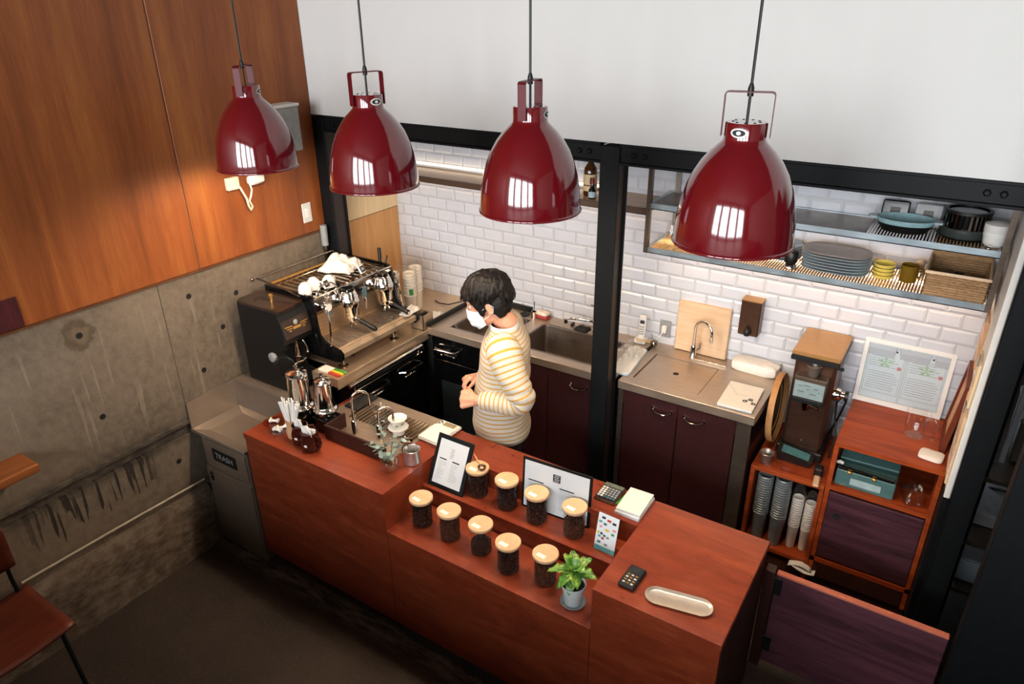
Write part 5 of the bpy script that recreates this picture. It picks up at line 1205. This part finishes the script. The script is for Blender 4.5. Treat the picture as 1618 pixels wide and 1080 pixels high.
m_ = MB(); lv = [[(x, y, z) for x, y in stadium(.078, r_)] for r_, z in ((.034, 0), (.036, .001), (.043, .009), (.044, .010), (.042, .010), (.034, .003), (.03, .002))]; m_.rings(lv)
part('dish', m_, plain('tray_silver', '#d8cdbf', .32, .75, var=.05), b)

# potted plant
b = thing('potted_plant', 'small green leafy plant in a pale pot on the lower step', 'plant', (2.318, .085, ZL+.0005))
part('saucer', MB().lathe([(0, 0), (.046, 0), (.052, .008), (.050, .009), (.044, .003), (0, .003)], 28), plain('saucer_grey', '#7f8b90', .4), b)
part('pot', MB().lathe([(0, .003), (.033, .003), (.035, .006), (.045, .085), (.049, .086), (.050, .10), (.047, .10), (.044, .084), (0, .084)], 30), 'plant_pot', b)
part('soil', MB().lathe([(0, .092), (.03, .093), (.0445, .089)], 24), 'soil', b)
stem = [(0, 0, .085), (-.006, 0, .12), (-.002, .004, .16)]
part('stem', MB().tube(stem, [.004, .0035, .003], 8), plain('stem_green', '#5a6a2c', .6), b)
t = NT('leaf'); v = t.coord(); c_ = t.ramp(t.noise(v, 45, 4, .65), [(.40, lin('#3d6d22')), (.55, lin('#639232')), (.68, lin('#b9b64a'))]); t.col(c_); t.set(.32); MATS['leaf'] = t.m
def leaf(base, az, el, L, wd, droop, twist=0.):
    d = Vector((math.cos(az), math.sin(az), 0)); s_ = Vector((-math.sin(az), math.cos(az), 0)); up = Vector((0, 0, 1)); m_ = MB(); nu, nv = 12, 4
    def fn(u, v):
        w = wd*math.sin(PI*min(1, u*.97+.03))**.8*(1-.25*u)
        e = el-droop*u; x = L*(u*math.cos(el-droop*u*.5)); z = L*(u*math.sin(el-droop*u*.5))
        q = (2*v-1); return Vector(base)+d*x+up*(z+abs(q)*w*.45+.004*math.sin(u*22)*abs(q))+s_*(q*w)
    m_.quadgrid(fn, nu, nv); return m_
LV = [((-.004, 0, .150), 3.5, .35, .105, .028, 1.0), ((-.004, 0, .150), 4.4, .15, .085, .027, 1.2), ((-.002, .002, .152), 5.4, .25, .075, .028, 1.1), ((0, .002, .155), .1, .5, .095, .030, 1.1), ((0, .004, .157), 1.0, .75, .085, .028, .8), ((0, .004, .158), 2.2, .9, .08, .026, .7), ((-.002, .002, .160), 3.0, 1.1, .075, .025, .6), ((0, .004, .160), 5.9, .9, .07, .025, .9), ((-.003, 0, .13), 3.9, -.2, .085, .027, .9), ((-.003, 0, .13), 4.9, -.3, .075, .024, .9), ((0, .003, .13), .7, .1, .08, .026, .9), ((0, .003, .162), 1.7, 1.25, .06, .022, .4), ((-.002, 0, .14), 2.6, .3, .09, .027, 1.1)]
for q in LV: part('leaf', leaf(*q), 'leaf', b, True, thick=.0008)

# ------------------------------------------------------------------ left part of the counter
for i, (x, y, mt, l_) in enumerate(((.512, .145, 'amber_clear', 'amber glass saucer with a white rest near the counter corner'), (.600, .110, 'clear2', 'clear glass saucer with white rests next to the straws'))):
    b = thing('glass_saucer', l_, 'saucer', (x, y, H+.0005))
    part('dish', MB().lathe([(0, 0), (.03, 0), (.05, .008), (.053, .010), (.050, .011), (.03, .004), (0, .004)], 30), mt, b)
def bone(nm, l_, x, y, z, rz):
    m_ = MB().tube([(-.018, 0, .010), (0, 0, .008), (.018, 0, .010)], [.009, .006, .009], 10)
    for s_ in (-1, 1): m_.ell((s_*.020, .006, .010), (.008, .008, .010), 10, 8).ell((s_*.020, -.006, .010), (.008, .008, .010), 10, 8)
    return solo(nm, m_, 'ceramic', l_, 'rest', (x, y, z), rz, 'white ceramic rests')
bone('ceramic_rest', 'white ceramic rest alone on the amber saucer', .517, .150, H+.0065, .5); bone('ceramic_rest', 'front white ceramic rest on the clear saucer', .600, .100, H+.0065, .2); bone('ceramic_rest', 'rear white ceramic rest on the clear saucer', .602, .130, H+.0065, 1.2)
b = thing('straw_cup', 'beige waisted cup holding straws on the counter', 'cup', (.702, .112, H+.0005))
part('body', MB().lathe([(0, 0), (.024, 0), (.027, .004), (.030, .04), (.024, .062), (.024, .072), (.029, .10), (.027, .10), (.022, .07), (.022, .006), (0, .006)], 24), plain('cup_beige', '#cfa277', .5, var=.03), b)
rr = random.Random(11)
for i in range(20):
    a_ = 2*PI*rr.random(); q = .018*math.sqrt(rr.random()); tx_ = .45*math.cos(a_)*q/.018*.42+(-.10 if i % 2 else .16); ty_ = .30*math.sin(a_)*q/.018*.4
    L = .185+.025*rr.random(); d = Vector((tx_, ty_, 1)).normalized(); p0 = Vector((q*math.cos(a_)*.3, q*math.sin(a_)*.5, .012))
    solo('drinking_straw', MB().tube([p0, p0+d*L], .0042, 6), 'ceramic', 'white paper straw standing in the beige waisted cup', 'straw', (.702, .112, H+.0005), 0, 'straws in the beige cup')
def jug(l_, x, y, rz):
    b = thing('brown_jug', l_, 'jug', (x, y, H+.0005), rz); b.scale = (1.3, 1.3, 1.25)
    part('body', MB().lathe([(0, 0), (.030, 0), (.034, .005), (.035, .04), (.032, .056), (.028, .064), (.029, .076), (.031, .080), (.028, .080), (.026, .066), (.030, .050), (.031, .008), (0, .008)], 26), 'brown_glass', b)
    part('handle', MB().tube([(.028, 0, .068), (.048, 0, .066), (.054, 0, .048), (.046, 0, .026), (.033, 0, .022)], .0055, 8), 'brown_glass', b)
    part('mark', MB().add([(.0356*math.cos(a_), .0356*math.sin(a_), z) for z in (.030, .040) for a_ in (-1.45-rz, -1.28-rz, -1.10-rz)], [(0, 1, 4, 3), (1, 2, 5, 4)]), 'ceramic', b)
    return b
jug('brown glass jug of paper packets nearer the straws', .772, .105, .9); jug('brown glass jug of paper packets with handle to the right', .862, .085, .05)
for j, (x, y, n) in enumerate(((.772, .105, 4), (.862, .085, 6))):
    for i in range(n):
        a_ = i*.55-.9; 
        o = solo('sugar_packet', MB().box(-.019, .019, -.0015, .0015, 0, .115, .001, M=RX(-.14+.07*i) @ RY(.10*(i-n/2+.5))), 'ceramic', ('white paper packet in the jug nearer the straws', 'white paper packet in the jug with handle to the right')[j], 'packet', (x, y-.012+.0045*i, H+.012), .5*math.sin(i*2.0), ('packets in the left jug', 'packets in the right jug')[j])
# silver coffee pots on stands
def pot(l_, ls, x, y, rb, rt, hh, sh_):
    s_ = thing('pot_stand', ls, 'stand', (x, y, H+.0005))
    part('base', MB().box(-.055, .055, -.052, .052, 0, .075, .004), 'black_gloss', s_, False); part('ring', MB().lathe([(.03, .075), (.040, .075), (.050, .100), (.052, .106), (.045, .106), (0, .106)], 26), 'chrome', s_)
    b = thing('silver_pot', l_, 'coffee pot', (x, y, H+.107))
    part('body', MB().lathe([(0, 0), (rb+.008, 0), (rb+.013, .006), (rb+.011, .016), (rb+.004, .022), (rb, .030), (rt+.004, hh*.82), (rt+.006, hh*.84), (rt+.002, hh*.87), (0, hh*.87)], 32), 'chrome', b)
    part('lid', MB().lathe([(rt+.002, hh*.87), (rt+.006, hh*.89), (rt+.003, hh*.94), (rt*.5, hh*.985), (0, hh)], 30), 'chrome', b)
    part('knob', MB().lathe([(0, hh), (.007, hh), (.006, hh+.008), (.012, hh+.014), (.010, hh+.022), (0, hh+.024)], 16), 'chrome', b)
    part('lug', MB().tube([(rt, .0, hh*.80), (rt+.016, 0, hh*.81), (rt+.018, 0, hh*.76), (rt+.004, 0, hh*.74)], .004, 8), 'chrome', b)
    part('thumb_rest', MB().ell((rt*.6, -rt*.3, hh*.99), (.014, .008, .014), 12, 8), 'chrome', b)
pot('taller silver coffee pot with domed lid near the black grinder', 'stand under the taller silver pot', .655, .225, .055, .048, .215, .1)
pot('shorter silver coffee pot with domed lid beside the drainer', 'stand under the shorter silver pot', .787, .268, .050, .036, .185, .1)
# two small taps, server, dripper, tins
goose('counter_tap', 'taller small chrome tap on the counter drainer', .945, .30, H+.0015, .235, .085, .95, .006, .014)
goose('counter_tap', 'shorter small chrome tap on the counter drainer', 1.08, .335, H+.0015, .175, .075, .75, .006, .014, False)
b = thing('coffee_server', 'clear glass coffee server between the two small taps', 'carafe', (1.02, .405, H+.0065), .3)
part('glass', MB().lathe([(0, 0), (.045, 0), (.055, .012), (.055, .045), (.036, .085), (.030, .098), (.042, .118), (.044, .122)], 28), 'clear2', b)
part('collar', MB().lathe([(.0315, .092), (.034, .094), (.034, .104), (.0325, .106)], 24), 'amber_clear', b)
b = thing('ceramic_dripper', 'white ceramic coffee dripper with leaf print on the drainer', 'dripper', (1.135, .415, H+.0065), .2)
part('saucer', MB().lathe([(0, .030), (.030, .030), (.050, .034), (.052, .038), (.03, .037), (0, .037)], 28), 'ceramic', b)
part('foot', MB().lathe([(.014, 0), (.030, 0), (.030, .032), (.014, .032)], 22), 'ceramic', b)
part('cone', MB().lathe([(.016, .036), (.026, .045), (.045, .085), (.048, .090), (.045, .091), (.024, .050), (.008, .044), (0, .044)], 28), 'ceramic', b)
for a_, z in ((-1.2, .06), (-.5, .072), (-2.0, .07), (2.0, .075)):
    r0 = .030+(z-.05)*.50+.004; part('leaf_print', MB().add([((r0+dz*.52)*math.cos(a_+da), (r0+dz*.52)*math.sin(a_+da), z+dz) for da, dz in ((-.3, 0), (0, -.006), (.3, .003), (0, .008))], [(0, 1, 2, 3)]), 'green', b)
b = thing('steel_mug', 'polished steel cup near the corner of the raised counter', 'cup', (1.352, .265, H+.0005))
part('body', MB().lathe([(0, 0), (.036, 0), (.039, .003), (.039, .072), (.041, .075), (.039, .076), (.0365, .073), (.0365, .005), (0, .005)], 30), brushed('mug_steel', '#c9c6c2', .2, 'z', .3), b)
part('dark_inside', MB().lathe([(0, .006), (.036, .006)], 24), 'dark_void', b)
b = thing('milk_pitcher', 'small polished steel pitcher tipped beside the vase', 'pitcher', (1.290, .300, H+.0005), 2.4)
part('body', MB().lathe([(0, 0), (.030, 0), (.034, .006), (.036, .03), (.028, .055), (.027, .068), (.031, .078), (.029, .078), (.025, .066), (.026, .054), (.033, .03), (0, .006)], 26), 'chrome', b)
part('handle', MB().tube([(.027, 0, .066), (.052, 0, .066), (.058, 0, .045), (.036, 0, .022)], .004, 8), 'chrome', b)
part('spout', MB().add([(-.026, -.012, .072), (-.026, .012, .072), (-.044, 0, .083), (-.028, 0, .055)], [(0, 2, 3), (1, 3, 2), (0, 1, 2)]), 'chrome', b)
b = thing('flower_vase', 'round clear glass vase of eucalyptus on the counter corner', 'vase', (1.300, .165, H+.0005)); b.scale = (1.3, 1.3, 1.25)
part('glass', MB().lathe([(0, 0), (.022, 0), (.032, .010), (.036, .030), (.033, .052), (.030, .064)], 26), 'clear2', b)
part('water', MB().lathe([(0, .007), (.029, .011), (.033, .03), (.032, .040), (0, .040)], 24), glass('water', '#f3ece2', .05), b)
plain('eucalyptus', '#7c9088', .6, var=.25, nscale=50); plain('twig', '#5b5138', .7)
rr = random.Random(4)
for k_ in range(7):
    a_ = 1.2+k_*.75; d = Vector((math.cos(a_)*.45, math.sin(a_)*.45, .9)).normalized(); p0 = Vector((0, 0, .02)); L = .11+.05*rr.random()
    pts = [p0+d*L*t_+Vector((0, 0, -.02*t_*t_)) for t_ in (0, .35, .7, 1)]
    sp = part('sprig', MB().tube(pts, [.0016, .0014, .0012, .0008], 6), 'twig', b)
    lf = MB()
    for j in range(9):
        t_ = .45+.55*j/9; c0 = p0+d*L*t_+Vector((0, 0, -.02*t_*t_)); az = j*2.4+k_; n_ = Vector((math.cos(az), math.sin(az), .4)); cc = c0+n_*.010
        e = Euler((rr.uniform(-.8, .8), rr.uniform(-.8, .8), az)).to_matrix(); lf.add([cc+e @ Vector((.0095*math.cos(2*PI*i/8), .0075*math.sin(2*PI*i/8), 0)) for i in range(8)], [tuple(range(8))])
    part('leaves', lf, 'eucalyptus', sp, False, thick=.0007)
b = thing('kitchen_scale', 'white digital scale behind the upright menu', 'scale', (1.315, .522, H+.0015), -.03)
part('body', MB().box(-.066, .066, -.098, .098, 0, .018, .006), 'white_plastic', b, False); part('platform', MB().box(-.064, .064, -.096, .040, .018, .024, .004), 'ceramic', b, False)
part('display', MB().box(-.028, .042, .054, .086, .0181, .0192), 'lcd', b, False)
for x, z in ((-.052, .060), (-.052, .080), (-.040, .070)): part('button', MB().box(x-.005, x+.005, z-.005, z+.005, .0181, .0200, .001), 'ink', b, False)

# ------------------------------------------------------------------ the barista (faces local +x, left side is +y)
pn = thing('person', 'person in yellow striped sweater and white face mask, hands together before them', 'person', (1.518, .80, 0), math.radians(211))
def bake(mb, name, mat, voxel, smooth_it=4, disp=None):
    me = mb.mesh(name, True, 180); o = bpy.data.objects.new(name, me); COL.objects.link(o)
    md = o.modifiers.new('r', 'REMESH'); md.mode = 'VOXEL'; md.voxel_size = voxel
    if smooth_it: s2 = o.modifiers.new('s', 'SMOOTH'); s2.factor = .5; s2.iterations = smooth_it
    bpy.context.view_layer.update()
    me2 = bpy.data.meshes.new_from_object(o.evaluated_get(bpy.context.evaluated_depsgraph_get())); bpy.data.objects.remove(o); bpy.data.meshes.remove(me)
    if disp:
        new = [v.co+v.normal*disp(v.co) for v in me2.vertices]
        me2.vertices.foreach_set('co', [c for p in new for c in p]); me2.update()
    me2.polygons.foreach_set('use_smooth', [True]*len(me2.polygons)); me2.materials.clear(); me2.materials.append(MATS[mat] if isinstance(mat, str) else mat); me2.name = name
    return me2
HC = Vector((.068, 0, 1.545)); HM = T(*HC) @ RY(.36)
bd = MB()
# head
bd.ell((0, 0, .02), (.097, .075, .104), 28, 20, M=HM).ell((.034, 0, -.062), (.062, .056, .055), 20, 14, M=HM).ell((.060, 0, -.02), (.042, .056, .055), 18, 12, M=HM)
bd.ell((.101, 0, -.018), (.017, .012, .012), 12, 8, M=HM).tube([(.092, 0, .022), (.101, 0, -.004), (.108, 0, -.020)], [.007, .009, .011], 10, M=HM)
bd.ell((.084, .0, .032), (.014, .050, .010), 14, 8, M=HM)                                    # brow
bd.ell((.090, 0, -.056), (.012, .024, .006), 12, 8, M=HM).ell((.087, 0, -.068), (.012, .020, .006), 12, 8, M=HM).ell((.078, 0, -.098), (.018, .022, .018), 12, 8, M=HM)   # lips, chin
for s_ in (-1, 1):
    bd.ell((-.008, s_*.078, -.012), (.018, .008, .031), 14, 10, M=HM, rot=Euler((0, .2, s_*.35))).ell((-.002, s_*.082, -.036), (.010, .006, .010), 10, 8, M=HM)
bd.tube([(-.03, 0, 1.36), (-.018, 0, 1.43), (.012, 0, 1.475), (.035, 0, 1.51)], [.064, .056, .053, .052], 20)
# trunk, legs, feet
def sec(z, cx, rx, ry, n=24, pw=2.4):
    return [(cx+rx*math.copysign(abs(math.cos(2*PI*i/n))**(2/pw), math.cos(2*PI*i/n)), ry*math.copysign(abs(math.sin(2*PI*i/n))**(2/pw), math.sin(2*PI*i/n)), z) for i in range(n)]
bd.rings([sec(.84, 0, .09, .14), sec(.95, 0, .10, .145), sec(1.1, -.005, .09, .14), sec(1.25, -.012, .095, .155), sec(1.34, -.016, .085, .155), sec(1.40, -.014, .055, .09)])
for s_ in (-1, 1):
    bd.tube([(0, s_*.085, .90), (.005, s_*.09, .70), (.01, s_*.092, .48), (-.005, s_*.092, .28), (-.02, s_*.092, .09)], [.075, .07, .05, .046, .034], 14)
    bd.tube([(-.045, s_*.092, .05), (.03, s_*.095, .045), (.13, s_*.10, .03)], [.032, .034, .028], 12)
# arms
AL = [(-.015, .165, 1.345), (-.045, .210, 1.27), (-.083, .236, 1.19), (-.098, .238, 1.135), (-.055, .226, 1.105), (.03, .194, 1.098), (.10, .170, 1.092), (.128, .158, 1.087)]
AR = [(-.015, -.165, 1.345), (-.035, -.215, 1.27), (-.06, -.240, 1.18), (-.07, -.240, 1.115), (-.03, -.226, 1.085), (.04, -.185, 1.075), (.10, -.150, 1.070), (.13, -.132, 1.066)]
for A in (AL, AR): bd.tube(A, [.055, .048, .043, .040, .038, .034, .028, .025], 14)
def hand(w0, d, n, thumb_up, curls, L=1.0, spread=.0195, tcurl=None):
    w0, d, n = Vector(w0), Vector(d).normalized(), Vector(n); n = (n-d*n.dot(d)).normalized(); s = d.cross(n)
    if s.dot(Vector(thumb_up)) < 0: s = -s
    # palm
    for k in range(5):
        t_ = k/4; c = w0+d*(.012+.062*t_); bd.ell(c, (.020, .020, .020), 12, 8)
        for q in (-1, -.5, .5, 1): bd.ell(c+s*q*(.016+.017*t_)-n*.002*abs(q), (.017, .017, .0145), 10, 8)
    for i, q in enumerate((1.5, .5, -.5, -1.5)):      # index .. little
        ln = (.040, .045, .042, .034)[i]*L; r0 = (.0092, .0094, .0090, .0082)[i]
        p = w0+d*(.080-(.006 if i == 3 else 0)-(.003 if i == 0 else 0))+s*q*spread; pts = [p-d*.02, p]; rs = [r0*1.15, r0*1.08]; a = 0
        for j, (cr, f_) in enumerate(zip(curls[i], (1, .66, .55))):
            a += cr; dir_ = d*math.cos(a)-n*math.sin(a)+s*(-.04*q); p = p+dir_*ln*f_; pts.append(p); rs.append(r0*(1-.07*(j+1)))
        bd.tube(pts, rs, 10); bd.ell(pts[-1], (rs[-1], rs[-1], rs[-1]), 10, 8)
        for k in range(1, len(pts)-1): bd.ell(pts[k], (rs[k]*1.04,)*3, 10, 8)
    tp = tcurl or ((.022, .028, .004), (.046, .044, -.012), (.072, .040, -.028), (.090, .030, -.036))
    pts = [w0+d*a+s*b+n*c for a, b, c in tp]; bd.tube(pts, [.0135, .0120, .0108, .0085], 10); bd.ell(pts[-1], (.0085,)*3, 10, 8); bd.ell(pts[1], (.0122,)*3, 10, 8)
hand(AL[-1], (.085, -.040, -.018), (.25, .80, .45), (0, -.2, 1), ((1.0, 1.1, .6), (1.15, 1.2, .7), (1.2, 1.25, .7), (1.25, 1.25, .7)))
hand(AR[-1], (.080, .052, .006), (.15, -.45, .85), (0, 1, 0), ((.75, .7, .35), (.95, .75, .4), (1.0, .8, .45), (1.05, .85, .5)), 1.0, .019, ((.020, .026, -.002), (.044, .042, -.016), (.070, .040, -.032), (.090, .030, -.048)))
mk('body', bake(bd, 'body', 'skin', .0034, 3), None, pn)
# eyes
for s_ in (-1, 1):
    e_ = part('eye', MB().ell((.083, s_*.030, .010), (.010, .013, .007), 14, 10, M=HM), 'ceramic', pn); part('iris', MB().ell((.0905, s_*.030, .010), (.004, .006, .006), 12, 8, M=HM), 'ink', e_)
# hair: clumped locks over the skull
hr = MB(); hr.ell((-.014, 0, .042), (.108, .088, .092), 28, 20, M=HM).ell((-.058, 0, -.012), (.058, .076, .082), 20, 14, M=HM).ell((.052, 0, .072), (.060, .070, .042), 18, 12, M=HM)
for s_ in (-1, 1): hr.ell((.022, s_*.070, .022), (.040, .016, .050), 14, 10, M=HM).ell((.034, s_*.074, -.012), (.016, .008, .034), 12, 8, M=HM).ell((-.050, s_*.060, -.022), (.044, .026, .064), 12, 8, M=HM)
rr = random.Random(21)
def surf(dr):
    dr = Vector(dr).normalized(); return Vector((-.014+.112*dr.x, .092*dr.y, .040+.097*dr.z))
crown = Vector((-.45, 0, .9))
for k in range(120):
    az = rr.uniform(-PI, PI); L = rr.uniform(.8, 1.45); tgt = Vector((math.cos(az), math.sin(az), -.15)); pts, rs = [], []
    if abs(az) < 1.1: tgt.z = .10; L *= .95
    for i in range(7):
        t_ = .12+.88*i/6*min(1, L); d = crown.normalized().slerp(tgt.normalized(), min(1, t_*.92)) if crown.angle(tgt) > .01 else tgt
        p = surf(d); p += d*(.004+.004*rr.random()); pts.append(p)
        rs.append((.0035+.0075*math.sin(PI*min(1, .15+.75*i/6)))*rr.uniform(.9, 1.1))
    if abs(az) < 1.0: pts.append(pts[-1]+Vector((.020, 0, -.012))); rs.append(.003)
    elif abs(az) > 2.1: pts.append(pts[-1]+Vector((-.004, 0, -.035))); rs.append(.004); pts.append(pts[-1]+Vector((.004, 0, -.028))); rs.append(.003)
    elif abs(az) < 1.6: pts.append(pts[-1]+Vector((.006, 0, -.020))); rs.append(.003)
    hr.tube(pts, rs, 6, M=HM)
hair_me = bake(hr, 'hair', 'hair', .0035, 1, lambda c: .0045*noise.noise((c.x*55, c.y*55, c.z*14))+.002*noise.noise((c.x*140, c.y*140, c.z*30)))
mk('hair', hair_me, None, pn)
# mask
def mask(u, v):
    a = (2*u-1)*1.28; z = .006-.112*v; w = (2*u-1)
    bulge = .014*math.sin(PI*v)+.006*math.sin(PI*v*6)*.25
    zz = z*(1-.38*abs(w)**2.2)-.016*abs(w)**2
    rx = .101+bulge*(1-w*w)-(.012 if v > .8 else 0)*(1-abs(w)); 
    return HM @ Vector((.012+rx*math.cos(a)*(.98 if v < .9 else .93), .074*math.sin(a)/math.sin(1.28)*(1.0), zz-.006))
part('face_mask', MB().quadgrid(mask, 22, 14), 'mask', pn, True, thick=.0018)
for s_ in (-1, 1):
    lp = [(.045, s_*.077, -.018), (.02, s_*.081, -.006), (-.012, s_*.084, .012), (-.028, s_*.084, -.010), (-.018, s_*.083, -.036), (.015, s_*.078, -.052), (.042, s_*.074, -.060)]
    part('ear_loop', MB().tube(lp, .0014, 6, M=HM), 'mask', pn)
# striped sweater
t = NT('striped_knit'); at_ = t.new('ShaderNodeAttribute', attribute_name='stripe'); fr_ = t.math('FRACT', t.math('MULTIPLY', at_.outputs['Fac'], 1/.0245))
wob = t.math('ADD', fr_, t.math('MULTIPLY', t.math('SUBTRACT', t.noise(t.coord(), 60, 2), .5), .10))
c_ = t.ramp(wob, [(0, lin('#c8c2b7')), (.52, lin('#c8c2b7')), (.58, lin('#c2943f')), (.80, lin('#c2943f')), (.86, lin('#c8c2b7'))])
t.col(c_); t.set(.9, 0, .2); t.bump(t.noise(t.coord((1, 1, 1)), 420, 2), .25, .002); MATS['knit'] = t.m
def knit(name, rings_, vals, caps=False):
    k = len(rings_[0]); m_ = MB(); m_.rings(rings_, caps); me = m_.mesh(name, True, 180)
    at = me.attributes.new('stripe', 'FLOAT', 'POINT'); at.data.foreach_set('value', [v for v in vals for _ in range(k)])
    o = mk(name, me, 'knit', pn); md = o.modifiers.new('thickness', 'SOLIDIFY'); md.thickness = .004; md.offset = -1
    sb = o.modifiers.new('soft', 'SUBSURF'); sb.levels = 1; sb.render_levels = 1; return o
prf = [(.826, .004, .134, .178), (.85, .008, .142, .186), (.90, .012, .146, .190), (.96, .014, .146, .190), (1.02, .014, .144, .187), (1.08, .010, .139, .184), (1.14, .002, .133, .182), (1.20, -.006, .129, .184), (1.26, -.012, .126, .190), (1.31, -.016, .120, .194), (1.345, -.018, .110, .188), (1.375, -.018, .097, .170), (1.40, -.015, .084, .142), (1.42, -.010, .075, .115), (1.434, -.004, .071, .098)]
# subdivide the profile for wrinkles
P2 = []
for (a, b_) in zip(prf, prf[1:]):
    for j in range(4): P2.append(tuple(a[i]+(b_[i]-a[i])*j/4 for i in range(4)))
P2.append(prf[-1]); rings_, vals, acc, last = [], [], 0, None
for z, cx, rx, ry in P2:
    r_ = sec(z, cx, rx, ry, 56, 2.3); out = []
    for (x, y, zz) in r_:
        w = noise.noise((x*5, y*5, z*11+3))*.010+noise.noise((x*11+9, y*9, z*24))*.004
        if z > 1.33: w *= .35
        k_ = 1+w/max(.06, math.hypot(x-cx, y)); dz = -.010*max(0, (z-1.36))/.07*abs(x-cx)/.08 if z > 1.36 else 0
        out.append((cx+(x-cx)*k_, y*k_, zz+dz))
    rings_.append(out)
    if last: acc += math.hypot(z-last[0], (ry-last[1]))
    last = (z, ry); vals.append(acc)
knit('sweater', rings_, vals)
def sleeve_loft(A, rad, seed):
    pts = []; A = [Vector(p) for p in A]
    for i in range(len(A)-1):
        p0, p1, p2, p3 = A[max(0, i-1)], A[i], A[i+1], A[min(len(A)-1, i+2)]
        for j in range(6):
            t_ = j/6; pts.append((.5*((2*p1)+(-p0+p2)*t_+(2*p0-5*p1+4*p2-p3)*t_*t_+(-p0+3*p1-3*p2+p3)*t_**3), rad[i]+(rad[i+1]-rad[i])*t_))
    pts.append((A[-1], rad[-1])); rr_, vv, acc, up = [], [], 0, Vector((1, 0, .2))
    for i, (p, r_) in enumerate(pts):
        tg = (pts[min(i+1, len(pts)-1)][0]-pts[max(i-1, 0)][0]).normalized(); up = (up-tg*up.dot(tg)).normalized(); w = tg.cross(up)
        if i: acc += (p-pts[i-1][0]).length
        fold = math.exp(-((acc-.26)/.10)**2); ring_ = []
        for k in range(32):
            a = 2*PI*k/32; q = r_*(1+.05*noise.noise((math.cos(a)*1.5+seed, math.sin(a)*1.5, acc*18))+fold*.07*math.sin(acc*150+2*math.sin(a+1)))
            ring_.append(p+up*q*math.cos(a)+w*q*math.sin(a))
        rr_.append(ring_); vv.append(acc)
    return rr_, [v+.006 for v in vv]
SR = [.088, .074, .066, .064, .060, .052, .045]
for A, sd in ((AL, 1.1), (AR, 6.2)):
    r_, v_ = sleeve_loft([(A[0][0]+.01, A[0][1]*.72, A[0][2]+.012)]+A[:7], [.078]+SR, sd); knit('sleeve', r_, v_)
part('undershirt', MB().rings([sec(1.390, -.013, .074, .118, 40, 2.2), sec(1.425, -.008, .070, .100, 40, 2.1), sec(1.436, -.006, .066, .090, 40, 2.1)], False), 'paper', pn, True, thick=.003)
part('hem_tag', MB().box(.075, .095, .160, .1635, .845, .862, .002, M=RZ(-.35)), 'plate_grey', pn, False)
tz = MB()
for s_ in (-1, 1): tz.tube([(0, s_*.085, .90), (.004, s_*.090, .74), (.010, s_*.094, .48), (-.005, s_*.094, .26), (-.018, s_*.094, .06)], [.098, .094, .074, .068, .064], 20)
tz.rings([sec(.78, 0, .10, .165), sec(.86, .004, .115, .17), sec(.93, .006, .115, .165)])
mk('trousers', bake(tz, 'trousers', 'trousers', .008, 4), None, pn)
for s_ in (-1, 1): part('shoe', MB().tube([(-.06, s_*.094, .045), (0, s_*.096, .055), (.09, s_*.10, .042), (.145, s_*.104, .034)], [.040, .044, .040, .028], 16).box(-.095, .165, s_*.10-.042, s_*.10+.042, .0005, .022, .008), 'black', pn)
